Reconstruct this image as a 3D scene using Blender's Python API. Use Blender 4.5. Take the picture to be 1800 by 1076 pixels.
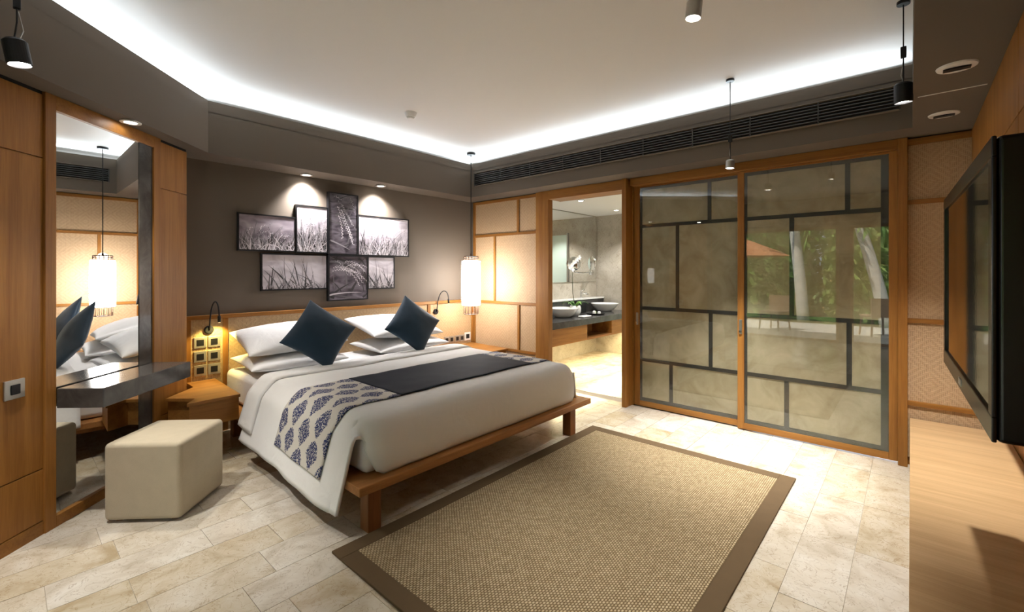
import bpy, bmesh, math, random
from mathutils import Vector, Matrix, noise
random.seed(7)
S = bpy.context.scene
COL = S.collection
for o in list(bpy.data.objects): bpy.data.objects.remove(o)
R = math.radians

# ------------------------------------------------------------------ camera, world, lights, exposure
cam_d = bpy.data.cameras.new('camera'); cam = bpy.data.objects.new('camera', cam_d); COL.objects.link(cam)
cam_d.sensor_fit = 'HORIZONTAL'; cam_d.sensor_width = 36.0
cam_d.lens = 36.0 * 792 / 1800; cam_d.shift_y = -60 / 1800
cam_d.clip_start = 0.02
cam.location = (0, 0, 1.42); cam.rotation_euler = (R(90), 0, R(41.5 - 90))
S.camera = cam
S.view_settings.view_transform = 'Standard'; S.view_settings.look = 'None'
S.view_settings.gamma = 1.0; S.view_settings.use_curve_mapping = False
S.view_settings.exposure = 0.0

wd = bpy.data.worlds.new('world'); S.world = wd; wd.use_nodes = True
bg = wd.node_tree.nodes['Background']; bg.inputs[0].default_value = (0.78, 0.88, 1.0, 1); bg.inputs[1].default_value = 2.6

def light(name, kind, loc, energy, color=(1, 1, 1), direction=None, **kw):
    d = bpy.data.lights.new(name, kind); d.energy = energy; d.color = color
    for k, v in kw.items(): setattr(d, k, v)
    o = bpy.data.objects.new(name, d); COL.objects.link(o); o.location = loc
    if direction is not None: o.rotation_euler = Vector(direction).to_track_quat('-Z', 'Y').to_euler()
    return o

light('sun', 'SUN', (-8, 2, 9), 19.0, (1, 0.95, 0.86), (-0.55, -0.35, -1.0), angle=0.02)

CEIL = 2.93; SOF = 2.40; LIPZ = 2.83
LIP = [(4.09, -0.01), (4.09, 4.33), (1.12, 4.33), (-0.50, 2.63), (-1.86, 2.63), (-1.86, -0.01)]
def cove_lights():
    cool = (0.82, 0.93, 1.0)
    n = len(LIP)
    for i in range(3):          # over the doors, over the headboard, over the angled wall
        a = Vector(LIP[i]); b = Vector(LIP[(i + 1) % n]); d = (b - a); L = d.length; d.normalize()
        out = Vector((d.y, -d.x)); inn = -out
        mid = (a + b) / 2 + out * 0.275 + (d * 0.2 if i == 0 else d * 0)
        o = light('cove_strip_light', 'AREA', (mid.x, mid.y, 2.792), 5.6 * (L + 0.35), cool,
                  (inn.x, inn.y, 0.33), shape='RECTANGLE', size=L + 0.35, size_y=0.085, spread=R(120))
        z = -Vector((inn.x, inn.y, 0.33)).normalized(); x = Vector((d.x, d.y, 0)); y = z.cross(x)
        o.rotation_euler = Matrix((x, y, z)).transposed().to_euler()
cove_lights()

# ------------------------------------------------------------------ materials
def new_mat(name):
    m = bpy.data.materials.new(name); m.use_nodes = True
    nt = m.node_tree; b = nt.nodes['Principled BSDF']
    return m, nt, b
def N(nt, t, **kw):
    n = nt.nodes.new(t)
    for k, v in kw.items(): setattr(n, k, v)
    return n
def lk(nt, a, b): nt.links.new(a, b)
def math_(nt, op, a, b=None, c=None):
    n = nt.nodes.new('ShaderNodeMath'); n.operation = op
    for i, v in enumerate((a, b, c)):
        if v is None: continue
        if isinstance(v, (int, float)): n.inputs[i].default_value = v
        else: nt.links.new(v, n.inputs[i])
    return n.outputs[0]
def ramp(nt, fac, stops):
    r = nt.nodes.new('ShaderNodeValToRGB'); e = r.color_ramp.elements
    while len(e) < len(stops): e.new(0.5)
    for k, (p, c) in enumerate(stops): e[k].position = p; e[k].color = (*c, 1)
    nt.links.new(fac, r.inputs[0]); return r.outputs[0]
def mapped(nt, scale, rot=(0, 0, 0), coord='Object', rnd=True):
    tc = N(nt, 'ShaderNodeNewGeometry' if coord == 'Position' else 'ShaderNodeTexCoord'); mp = N(nt, 'ShaderNodeMapping')
    mp.inputs['Scale'].default_value = scale; mp.inputs['Rotation'].default_value = rot
    lk(nt, tc.outputs[coord], mp.inputs[0])
    if rnd:
        oi = N(nt, 'ShaderNodeObjectInfo'); cx = N(nt, 'ShaderNodeVectorMath', operation='ADD')
        k = math_(nt, 'MULTIPLY', oi.outputs['Random'], 37.0)
        lk(nt, mp.outputs[0], cx.inputs[0]); lk(nt, k, cx.inputs[1]); return cx.outputs[0]
    return mp.outputs[0]
def bump(nt, b, h, strength=0.3, dist=0.002):
    n = N(nt, 'ShaderNodeBump'); n.inputs['Strength'].default_value = strength; n.inputs['Distance'].default_value = dist
    lk(nt, h, n.inputs['Height']); lk(nt, n.outputs[0], b.inputs['Normal'])
def plain(name, col, rough=0.5, metal=0.0, emit=None, es=0.0, bumpscale=None, bstr=0.1, spec=None):
    m, nt, b = new_mat(name)
    b.inputs['Base Color'].default_value = (*col, 1); b.inputs['Roughness'].default_value = rough; b.inputs['Metallic'].default_value = metal
    if spec is not None: b.inputs['Specular IOR Level'].default_value = spec
    if emit: b.inputs['Emission Color'].default_value = (*emit, 1); b.inputs['Emission Strength'].default_value = es
    ns = N(nt, 'ShaderNodeTexNoise'); ns.inputs['Scale'].default_value = bumpscale or 60; ns.inputs['Detail'].default_value = 3
    lk(nt, mapped(nt, (1, 1, 1)), ns.inputs['Vector'])
    bump(nt, b, ns.outputs[0], bstr if bumpscale else 0.03, 0.002)
    return m
def wood(name, c1, c2, grain='z', rough=0.38, scale=1.0):
    m, nt, b = new_mat(name)
    sc = {'x': (0.7, 14, 14), 'y': (14, 0.7, 14), 'z': (14, 14, 0.7)}[grain]
    v = mapped(nt, tuple(s * scale for s in sc))
    a = N(nt, 'ShaderNodeTexNoise'); a.inputs['Scale'].default_value = 1.0; a.inputs['Detail'].default_value = 5; a.inputs['Roughness'].default_value = 0.6
    a.inputs['Distortion'].default_value = 0.6
    lk(nt, v, a.inputs['Vector'])
    f = N(nt, 'ShaderNodeTexNoise'); f.inputs['Scale'].default_value = 9.0; f.inputs['Detail'].default_value = 2
    lk(nt, v, f.inputs['Vector'])
    mx = math_(nt, 'ADD', math_(nt, 'MULTIPLY', a.outputs[0], 0.75), math_(nt, 'MULTIPLY', f.outputs[0], 0.25))
    lk(nt, ramp(nt, mx, [(0.32, c2), (0.62, c1)]), b.inputs['Base Color'])
    b.inputs['Roughness'].default_value = rough + 0.06; b.inputs['Specular IOR Level'].default_value = 0.32
    bump(nt, b, mx, 0.12, 0.001)
    return m
def weave(name, c1, c2, axis, size=0.011, strength=0.4, rough=0.65):
    """woven bamboo: two diagonal strand directions swapping in a diamond twill"""
    m, nt, b = new_mat(name)
    tc = N(nt, 'ShaderNodeTexCoord'); sp = N(nt, 'ShaderNodeSeparateXYZ'); lk(nt, tc.outputs['Object'], sp.inputs[0])
    u = sp.outputs['XYZ'.index(axis)]; w = sp.outputs[2]
    p = math_(nt, 'MULTIPLY', u, 1.0 / size); q = math_(nt, 'MULTIPLY', w, 1.0 / size)
    fp = math_(nt, 'FLOOR', p); fq = math_(nt, 'FLOOR', q)
    # zigzag twill: direction of travel flips every 9 strands
    tri = math_(nt, 'ADD', math_(nt, 'PINGPONG', fp, 11.0), math_(nt, 'PINGPONG', fq, 11.0))
    sel = math_(nt, 'LESS_THAN', math_(nt, 'FLOORED_MODULO', tri, 4.0), 1.5)
    rp = math_(nt, 'ABSOLUTE', math_(nt, 'SINE', math_(nt, 'MULTIPLY', p, math.pi)))
    rq = math_(nt, 'ABSOLUTE', math_(nt, 'SINE', math_(nt, 'MULTIPLY', q, math.pi)))
    mixh = N(nt, 'ShaderNodeMix'); lk(nt, sel, mixh.inputs[0]); lk(nt, rp, mixh.inputs[2]); lk(nt, rq, mixh.inputs[3])
    h = mixh.outputs[0]
    ns = N(nt, 'ShaderNodeTexNoise'); ns.inputs['Scale'].default_value = 30; lk(nt, tc.outputs['Object'], ns.inputs['Vector'])
    fac = math_(nt, 'ADD', math_(nt, 'MULTIPLY', h, 0.55), math_(nt, 'ADD', math_(nt, 'MULTIPLY', sel, 0.22), math_(nt, 'MULTIPLY', ns.outputs[0], 0.3)))
    lk(nt, ramp(nt, fac, [(0.15, c2), (0.75, c1)]), b.inputs['Base Color'])
    b.inputs['Roughness'].default_value = rough
    bump(nt, b, h, strength, 0.003)
    return m
def stone(name, cols, rough, scale=2.0, vein=True, bstr=0.02, tile_var=0.0):
    m, nt, b = new_mat(name)
    v = mapped(nt, (1, 1, 1), coord='Position')
    n1 = N(nt, 'ShaderNodeTexNoise'); n1.inputs['Scale'].default_value = scale; n1.inputs['Detail'].default_value = 6; n1.inputs['Roughness'].default_value = 0.62; n1.inputs['Distortion'].default_value = 0.8
    lk(nt, v, n1.inputs['Vector'])
    c = ramp(nt, n1.outputs[0], [(0.3, cols[0]), (0.5, cols[1]), (0.7, cols[2])])
    if vein:
        n2 = N(nt, 'ShaderNodeTexNoise'); n2.inputs['Scale'].default_value = scale * 2.4; n2.inputs['Detail'].default_value = 7; n2.inputs['Distortion'].default_value = 2.2
        lk(nt, v, n2.inputs['Vector'])
        w = math_(nt, 'ABSOLUTE', math_(nt, 'SUBTRACT', n2.outputs[0], 0.5))
        vm = math_(nt, 'MULTIPLY', math_(nt, 'LESS_THAN', w, 0.010), 0.45)
        mx = N(nt, 'ShaderNodeMix', data_type='RGBA'); lk(nt, vm, mx.inputs[0]); lk(nt, c, mx.inputs[6]); mx.inputs[7].default_value = (cols[0][0] * .6, cols[0][1] * .5, cols[0][2] * .4, 1)
        c = mx.outputs[2]
    if tile_var:
        oi = N(nt, 'ShaderNodeObjectInfo')
        k = math_(nt, 'ADD', math_(nt, 'MULTIPLY', oi.outputs['Random'], tile_var), 1.0 - tile_var * 0.75)
        hs = N(nt, 'ShaderNodeHueSaturation'); lk(nt, c, hs.inputs['Color']); lk(nt, k, hs.inputs['Value'])
        lk(nt, math_(nt, 'SUBTRACT', 1.35, math_(nt, 'MULTIPLY', oi.outputs['Random'], 0.6)), hs.inputs['Saturation']); c = hs.outputs[0]
    lk(nt, c, b.inputs['Base Color']); b.inputs['Roughness'].default_value = rough
    bump(nt, b, n1.outputs[0], bstr, 0.003)
    return m
def fabric(name, col, rough=0.9, scale=900, bstr=0.15, sheen=0.0, var=0.08, crease=0.0):
    m, nt, b = new_mat(name)
    v = mapped(nt, (1, 1, 1), rnd=False)
    n1 = N(nt, 'ShaderNodeTexNoise'); n1.inputs['Scale'].default_value = scale; lk(nt, v, n1.inputs['Vector'])
    n2 = N(nt, 'ShaderNodeTexNoise'); n2.inputs['Scale'].default_value = 14; n2.inputs['Detail'].default_value = 4; lk(nt, v, n2.inputs['Vector'])
    lo = tuple(c * (1 - var) for c in col); hi = tuple(min(1, c * (1 + var)) for c in col)
    lk(nt, ramp(nt, math_(nt, 'ADD', math_(nt, 'MULTIPLY', n1.outputs[0], .6), math_(nt, 'MULTIPLY', n2.outputs[0], .4)), [(0.3, lo), (0.7, hi)]), b.inputs['Base Color'])
    b.inputs['Roughness'].default_value = rough; b.inputs['Sheen Weight'].default_value = sheen
    b.inputs['Specular IOR Level'].default_value = 0.25
    bump(nt, b, n1.outputs[0], bstr, 0.001)
    if crease:
        n4 = N(nt, 'ShaderNodeTexNoise'); n4.inputs['Scale'].default_value = 7; n4.inputs['Detail'].default_value = 3; n4.inputs['Distortion'].default_value = 1.5; lk(nt, v, n4.inputs['Vector'])
        bump(nt, b, n4.outputs[0], crease, 0.02)
    return m
def thin_glass(name, ior=1.5, tint=(0.97, 0.98, 0.97), gloss=1.0):
    m, nt, b = new_mat(name); nt.nodes.remove(b)
    t = N(nt, 'ShaderNodeBsdfTransparent'); t.inputs[0].default_value = (*tint, 1)
    g = N(nt, 'ShaderNodeBsdfGlossy'); g.inputs['Roughness'].default_value = 0.004
    fr = N(nt, 'ShaderNodeLayerWeight'); fr.inputs[0].default_value = 0.5; r0 = ((ior - 1) / (ior + 1)) ** 2
    sch = math_(nt, 'ADD', r0, math_(nt, 'MULTIPLY', math_(nt, 'POWER', fr.outputs['Facing'], 5.0), 1 - r0))
    ns = N(nt, 'ShaderNodeTexNoise'); ns.inputs['Scale'].default_value = 0.6; lk(nt, mapped(nt, (1, 1, 1)), ns.inputs['Vector'])
    bp = N(nt, 'ShaderNodeBump'); bp.inputs['Strength'].default_value = 0.01; bp.inputs['Distance'].default_value = 0.01; lk(nt, ns.outputs[0], bp.inputs['Height']); lk(nt, bp.outputs[0], g.inputs['Normal'])
    mx = N(nt, 'ShaderNodeMixShader'); lk(nt, math_(nt, 'MINIMUM', math_(nt, 'MULTIPLY', sch, gloss), 1.0), mx.inputs[0]); lk(nt, t.outputs[0], mx.inputs[1]); lk(nt, g.outputs[0], mx.inputs[2])
    lk(nt, mx.outputs[0], nt.nodes['Material Output'].inputs[0]); return m
def damask(name):
    m, nt, b = new_mat(name)
    tc = N(nt, 'ShaderNodeTexCoord'); sp = N(nt, 'ShaderNodeSeparateXYZ'); lk(nt, tc.outputs['UV'], sp.inputs[0])
    px, py = 0.172, 0.158      # motif pitch along the runner's length and across it
    a = math_(nt, 'DIVIDE', sp.outputs[0], px); c = math_(nt, 'DIVIDE', sp.outputs[1], py)
    row = math_(nt, 'FLOOR', c)
    off = math_(nt, 'MULTIPLY', math_(nt, 'FLOORED_MODULO', row, 2.0), 0.5)
    x = math_(nt, 'SUBTRACT', math_(nt, 'FRACT', math_(nt, 'ADD', a, off)), 0.5)
    y = math_(nt, 'SUBTRACT', math_(nt, 'FRACT', c), 0.5)
    n = N(nt, 'ShaderNodeTexNoise'); n.inputs['Scale'].default_value = 85; n.inputs['Detail'].default_value = 1; lk(nt, tc.outputs['UV'], n.inputs['Vector'])
    wob = math_(nt, 'MULTIPLY', math_(nt, 'SUBTRACT', n.outputs[0], 0.5), 0.26)
    ax = math_(nt, 'ABSOLUTE', math_(nt, 'MULTIPLY', x, 2.0)); ay = math_(nt, 'ABSOLUTE', y)
    # teardrop: half width swells towards one end and pinches at the tips
    prof = math_(nt, 'MULTIPLY', math_(nt, 'POWER', math_(nt, 'MAXIMUM', math_(nt, 'SUBTRACT', 0.96, ax), 0.0), 0.62), math_(nt, 'ADD', 0.47, math_(nt, 'MULTIPLY', x, 0.24)))
    inside = math_(nt, 'GREATER_THAN', math_(nt, 'SUBTRACT', math_(nt, 'ADD', prof, wob), ay), 0.03)
    sw = N(nt, 'ShaderNodeTexVoronoi', feature='DISTANCE_TO_EDGE'); sw.inputs['Scale'].default_value = 66; lk(nt, tc.outputs['UV'], sw.inputs['Vector'])
    fil = math_(nt, 'GREATER_THAN', sw.outputs['Distance'], 0.075)
    n3 = N(nt, 'ShaderNodeTexNoise'); n3.inputs['Scale'].default_value = 90; lk(nt, tc.outputs['UV'], n3.inputs['Vector'])
    keep = math_(nt, 'MAXIMUM', fil, math_(nt, 'GREATER_THAN', n3.outputs[0], 0.54))
    f = math_(nt, 'MULTIPLY', inside, keep)
    mx = N(nt, 'ShaderNodeMix', data_type='RGBA'); lk(nt, f, mx.inputs[0]); mx.inputs[6].default_value = (0.60, 0.57, 0.52, 1); mx.inputs[7].default_value = (0.018, 0.030, 0.115, 1)
    lk(nt, mx.outputs[2], b.inputs['Base Color']); b.inputs['Roughness'].default_value = 0.75; b.inputs['Specular IOR Level'].default_value = 0.3
    bump(nt, b, f, 0.2, 0.001)
    return m
def sisal(name):
    m, nt, b = new_mat(name)
    tc = N(nt, 'ShaderNodeTexCoord'); sp = N(nt, 'ShaderNodeSeparateXYZ'); lk(nt, tc.outputs['Object'], sp.inputs[0])
    w = 0.019
    c = math_(nt, 'DIVIDE', sp.outputs[1], w * 0.62); row = math_(nt, 'FLOOR', c)
    a = math_(nt, 'ADD', math_(nt, 'DIVIDE', sp.outputs[0], w), math_(nt, 'MULTIPLY', math_(nt, 'FLOORED_MODULO', row, 2.0), 0.5))
    hx = math_(nt, 'SINE', math_(nt, 'MULTIPLY', math_(nt, 'FRACT', a), math.pi)); hy = math_(nt, 'SINE', math_(nt, 'MULTIPLY', math_(nt, 'FRACT', c), math.pi))
    h = math_(nt, 'POWER', math_(nt, 'MULTIPLY', hx, hy), 0.7)
    wn = N(nt, 'ShaderNodeTexWhiteNoise'); cb = N(nt, 'ShaderNodeCombineXYZ'); lk(nt, math_(nt, 'FLOOR', a), cb.inputs[0]); lk(nt, row, cb.inputs[1]); lk(nt, cb.outputs[0], wn.inputs['Vector'])
    fac = math_(nt, 'MULTIPLY', h, math_(nt, 'ADD', 0.72, math_(nt, 'MULTIPLY', wn.outputs['Value'], 0.45)))
    lk(nt, ramp(nt, fac, [(0.05, (0.10, 0.062, 0.026)), (0.45, (0.34, 0.25, 0.135)), (0.95, (0.58, 0.47, 0.30))]), b.inputs['Base Color'])
    b.inputs['Roughness'].default_value = 0.85; b.inputs['Specular IOR Level'].default_value = 0.2
    bump(nt, b, h, 0.9, 0.006)
    return m

OAK1, OAK2 = (0.36, 0.160, 0.034), (0.21, 0.082, 0.014)
MT = {}
MT['paint'] = plain('taupe_paint', (0.138, 0.112, 0.088), 0.75, bumpscale=220, bstr=0.06, spec=0.3)
MT['ceil'] = plain('white_paint', (0.80, 0.79, 0.78), 0.8, bumpscale=180, bstr=0.03, spec=0.2)
MT['oak_z'] = wood('oak_upright', OAK1, OAK2, 'z'); MT['oak_x'] = wood('oak_along_x', OAK1, OAK2, 'x'); MT['oak_y'] = wood('oak_along_y', OAK1, OAK2, 'y')
MT['teak_x'] = wood('teak_x', (0.42, 0.19, 0.06), (0.24, 0.095, 0.025), 'x', 0.42); MT['teak_z'] = wood('teak_z', (0.26, 0.10, 0.03), (0.15, 0.055, 0.016), 'z', 0.42)
MT['maple'] = wood('pale_console_top', (0.60, 0.40, 0.21), (0.45, 0.28, 0.13), 'y', 0.30)
MT['weave_y'] = weave('woven_bamboo_y', (0.55, 0.385, 0.23), (0.37, 0.235, 0.125), 'Y'); MT['weave_x'] = weave('woven_bamboo_x', (0.55, 0.39, 0.215), (0.37, 0.24, 0.12), 'X')
MT['travertine'] = stone('travertine_tile', ((0.47, 0.39, 0.28), (0.62, 0.55, 0.44), (0.70, 0.65, 0.56)), 0.20, 5.0, tile_var=0.16)
MT['grout'] = plain('grout', (0.46, 0.40, 0.31), 0.9)
MT['bath_stone'] = stone('bath_travertine', ((0.36, 0.315, 0.25), (0.46, 0.42, 0.35), (0.56, 0.52, 0.45)), 0.3, 2.0)
MT['darkstone'] = stone('dark_stone', ((0.035, 0.033, 0.032), (0.055, 0.052, 0.05), (0.085, 0.08, 0.078)), 0.16, 5.0, vein=False)
MT['deskstone'] = stone('desk_stone', ((0.045, 0.042, 0.040), (0.07, 0.066, 0.062), (0.10, 0.095, 0.088)), 0.14, 6.0, vein=False)
MT['black'] = plain('black_metal', (0.012, 0.012, 0.014), 0.4, 0.3)
MT['blackplastic'] = plain('black_gloss_plastic', (0.006, 0.006, 0.007), 0.22)
MT['screen'] = plain('screen_glass', (0.008, 0.008, 0.009), 0.03, spec=1.0)
MT['chrome'] = plain('chrome', (0.85, 0.85, 0.86), 0.08, 1.0)
MT['steel'] = plain('brushed_steel', (0.50, 0.49, 0.47), 0.35, 1.0)
MT['plate'] = plain('socket_plate', (0.40, 0.37, 0.32), 0.4, 0.6)
MT['white'] = plain('white_plastic', (0.82, 0.81, 0.79), 0.4)
MT['porcelain'] = plain('white_porcelain', (0.82, 0.82, 0.80), 0.12)
MT['linen'] = fabric('white_linen', (0.80, 0.79, 0.78), 0.85, 700, 0.06, 0.1, 0.02, crease=0.22)
MT['navy'] = fabric('navy_cloth', (0.010, 0.014, 0.026), 0.8, 500, 0.15, 0.0, 0.2)
MT['teal'] = fabric('dark_teal_satin', (0.011, 0.034, 0.062), 0.55, 500, 0.1, 0.25, 0.15)
MT['ottoman'] = fabric('beige_linen', (0.50, 0.43, 0.31), 0.95, 420, 0.35, 0.1, 0.10)
MT['border'] = fabric('brown_cotton_tape', (0.115, 0.075, 0.038), 0.9, 600, 0.25, 0.0, 0.1)
MT['sisal'] = sisal('sisal_weave'); MT['damask'] = damask('damask_cloth')
MT['mirror'] = plain('mirror_silver', (0.86, 0.87, 0.86), 0.0, 1.0)
for n_ in list(MT['mirror'].node_tree.nodes):
    if n_.type == 'BUMP': MT['mirror'].node_tree.nodes.remove(n_)
MT['glass'] = thin_glass('door_glass', 1.55, gloss=1.4); MT['pane'] = thin_glass('window_glass')
MT['stonepaper'] = stone('stone_veneer', ((0.36, 0.30, 0.19), (0.47, 0.405, 0.275), (0.56, 0.49, 0.35)), 0.6, 4.5, vein=False)
MT['strip'] = plain('dark_grey_strip', (0.045, 0.043, 0.04), 0.4)
MT['shade'] = plain('lamp_shade_paper', (0.9, 0.88, 0.84), 0.8, emit=(1.0, 0.965, 0.93), es=27.0)
MT['bulb'] = plain('lamp_lens', (1, 1, 1), 0.5, emit=(1.0, 0.95, 0.88), es=40.0)
MT['bulb_warm'] = plain('warm_lamp_lens', (1, 1, 1), 0.5, emit=(1.0, 0.80, 0.45), es=4.0)
MT['led'] = plain('led_strip', (1, 1, 1), 0.5, emit=(0.9, 0.96, 1.0), es=6.0)
MT['copper'] = plain('bronze_brown', (0.07, 0.035, 0.018), 0.5, 0.0)
MT['frosted'] = plain('frosted_glass_panel', (0.55, 0.66, 0.60), 0.35)
MT['leaf'] = plain('leaf_green', (0.16, 0.32, 0.06), 0.5); MT['leaf2'] = plain('leaf_light_green', (0.36, 0.50, 0.14), 0.5); MT['leaf3'] = plain('leaf_dark', (0.07, 0.17, 0.04), 0.45)
MT['petal'] = plain('white_petal', (0.72, 0.72, 0.68), 0.7); MT['stem'] = plain('stem_green', (0.06, 0.07, 0.03), 0.6)
MT['trunk'] = plain('pale_palm_bark', (0.66, 0.62, 0.56), 0.9, bumpscale=12, bstr=0.5)
MT['lawn'] = plain('lawn', (0.13, 0.22, 0.05), 0.95, bumpscale=40, bstr=0.8)
MT['terrace'] = stone('terrace_stone', ((0.48, 0.45, 0.40), (0.56, 0.53, 0.48), (0.62, 0.59, 0.54)), 0.6, 2.0, vein=False)
MT['canvas'] = fabric('rust_canvas', (0.55, 0.22, 0.10), 0.9, 300, 0.1)
MT['wicker'] = plain('brown_wicker', (0.22, 0.14, 0.08), 0.7)
MT['dark'] = plain('dark_void', (0.008, 0.008, 0.008), 0.9)

# ------------------------------------------------------------------ mesh helpers
ORG = {}
class MB:
    def __init__(s, T=None): s.bm = bmesh.new(); s.T = T or Matrix(); s.uv = None; s.mi = 0
    def v(s, p): return s.bm.verts.new(s.T @ Vector(p))
    def f(s, vs):
        try: fc = s.bm.faces.new(vs); fc.material_index = s.mi; return fc
        except ValueError: return None
    def box(s, x0, x1, y0, y1, z0, z1):
        vs = [s.v(p) for p in ((x0, y0, z0), (x1, y0, z0), (x1, y1, z0), (x0, y1, z0), (x0, y0, z1), (x1, y0, z1), (x1, y1, z1), (x0, y1, z1))]
        for q in ((3, 2, 1, 0), (4, 5, 6, 7), (0, 1, 5, 4), (1, 2, 6, 5), (2, 3, 7, 6), (3, 0, 4, 7)): s.f([vs[i] for i in q])
        return s
    def prism(s, poly, z0, z1):
        a = [s.v((*p, z0)) for p in poly]; b = [s.v((*p, z1)) for p in poly]; n = len(poly)
        s.f(a[::-1]); s.f(b)
        for i in range(n): s.f([a[i], a[(i + 1) % n], b[(i + 1) % n], b[i]])
        return s
    def lathe(s, prof, c=(0, 0, 0), seg=24, M=None, cap=True):
        M = M or Matrix.Translation(c); rings = []
        for r, z in prof: rings.append([s.v(M @ Vector((r * math.cos(2 * math.pi * k / seg), r * math.sin(2 * math.pi * k / seg), z))) for k in range(seg)])
        for a, b in zip(rings, rings[1:]):
            for k in range(seg): s.f([a[k], a[(k + 1) % seg], b[(k + 1) % seg], b[k]])
        if cap:
            if prof[0][0] > 0: s.f(rings[0][::-1])
            if prof[-1][0] > 0: s.f(rings[-1])
        return s
    def tube(s, pts, r, seg=8, closed=False):
        pts = [Vector(p) for p in pts]; n = len(pts); rings = []; up = None
        rr = r if hasattr(r, '__len__') else [r] * n
        for i, p in enumerate(pts):
            t = ((pts[(i + 1) % n] - pts[i - 1]) if closed else (pts[min(i + 1, n - 1)] - pts[max(i - 1, 0)])).normalized()
            if up is None:
                up = Vector((0, 0, 1)) if abs(t.z) < 0.9 else Vector((1, 0, 0))
            u = (up - t * up.dot(t)).normalized(); w = t.cross(u); up = u
            rings.append([s.v(p + (u * math.cos(2 * math.pi * k / seg) + w * math.sin(2 * math.pi * k / seg)) * rr[i]) for k in range(seg)])
        for i in range(n if closed else n - 1):
            a, b = rings[i], rings[(i + 1) % n]
            for k in range(seg): s.f([a[k], a[(k + 1) % seg], b[(k + 1) % seg], b[k]])
        if not closed: s.f(rings[0][::-1]); s.f(rings[-1])
        return s
    def grid(s, rows, uvs=None):
        if uvs and s.uv is None: s.uv = s.bm.loops.layers.uv.new('UVMap')
        g = [[s.v(p) for p in r] for r in rows]
        for i in range(len(g) - 1):
            for j in range(len(g[0]) - 1):
                fc = s.f([g[i][j], g[i][j + 1], g[i + 1][j + 1], g[i + 1][j]])
                if uvs and fc:
                    for l, (a, b) in zip(fc.loops, ((i, j), (i, j + 1), (i + 1, j + 1), (i + 1, j))): l[s.uv].uv = uvs[a][b]
        return s
    def build(s, name, mat, parent=None, smooth=False, bevel=0.0, seg=2, weld=False):
        bm = s.bm
        if weld: bmesh.ops.remove_doubles(bm, verts=bm.verts, dist=1e-5)
        bmesh.ops.recalc_face_normals(bm, faces=bm.faces)
        xs = [v.co for v in bm.verts]
        lo = Vector([min(c[i] for c in xs) for i in range(3)]); hi = Vector([max(c[i] for c in xs) for i in range(3)])
        org = Vector(((lo.x + hi.x) / 2, (lo.y + hi.y) / 2, lo.z))
        bmesh.ops.translate(bm, verts=bm.verts, vec=-org)
        me = bpy.data.meshes.new(name); bm.to_mesh(me); bm.free()
        for m in (mat if isinstance(mat, (list, tuple)) else [mat]): me.materials.append(MT[m] if isinstance(m, str) else m)
        if smooth:
            for p in me.polygons: p.use_smooth = True
        o = bpy.data.objects.new(name, me); COL.objects.link(o)
        ORG[o.name] = org
        if parent is not None: o.parent = parent; o.location = org - ORG[parent.name]
        else: o.location = org
        if bevel:
            b = o.modifiers.new('bevel', 'BEVEL'); b.width = bevel; b.segments = seg; b.limit_method = 'ANGLE'; b.angle_limit = R(40)
            if smooth or seg > 2:
                for p in me.polygons: p.use_smooth = True
                wn = o.modifiers.new('wn', 'WEIGHTED_NORMAL')
        return o
def empty(name, loc):
    o = bpy.data.objects.new(name, None); COL.objects.link(o); o.location = loc; o.empty_display_size = 0.1; ORG[o.name] = Vector(loc); return o
def tag(o, label=None, cat=None, group=None, kind=None):
    if label: o['label'] = label
    if cat: o['category'] = cat
    if group: o['group'] = group
    if kind: o['kind'] = kind
    return o
def thing(name, loc, label, cat, group=None): return tag(empty(name, loc), label, cat, group)
def struct(o, label, cat): return tag(o, label, cat, kind='structure')
def bx(*a, T=None): return MB(T).box(*a)

RT = math.sqrt(0.5)
# frame of the angled mirror wall: local x runs along it, local y points into the room
MM = Matrix(((RT, RT, 0, 0), (RT, -RT, 0, 3.377), (0, 0, 1, 0), (0, 0, 0, 1)))

# ------------------------------------------------------------------ structure: floor
fl = bx(-2.4, 4.62, -0.6, 4.8, -0.12, -0.004).build('floor', 'grout'); struct(fl, 'polished cream travertine tile floor of the bedroom', 'floor')
tile_me = {}
def unit_tile(mat):
    b = bmesh.new()
    bmesh.ops.create_cube(b, size=1.0)
    bmesh.ops.translate(b, verts=b.verts, vec=(0, 0, -0.5))
    me = bpy.data.meshes.new('tile'); b.to_mesh(me); b.free(); me.materials.append(MT[mat]); return me
def tiles(parent, mat, x0, x1, y0, y1, w, lens, zt=0.0, along='x', keep=None):
    me = unit_tile(mat); y = y0; row = 0
    while y < y1 - 0.01:
        ye = min(y + w, y1); x = x0 - random.uniform(0, lens)
        while x < x1 - 0.01:
            xe = x + lens * random.choice((0.75, 1.0, 1.0, 1.25)); a = max(x, x0); c = min(xe, x1); x = xe
            if c - a < 0.02: continue
            cx, cy = (a + c) / 2, (y + ye) / 2
            if keep and not keep(cx, cy): continue
            o = bpy.data.objects.new('tile', me); COL.objects.link(o); o.parent = parent
            o.scale = (c - a - 0.0025, ye - y - 0.0025, 0.012)
            o.location = Vector((cx, cy, zt + random.uniform(-0.0004, 0.0004))) - ORG[parent.name]
        y = ye; row += 1
tiles(fl, 'travertine', -0.35, 4.46, -0.24, 4.65, 0.2265, 0.60, keep=lambda x, y: y < x + 3.5)
tiles(fl, 'travertine', -2.2, -0.35, -0.24, 2.977, 0.40, 0.9)

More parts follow.
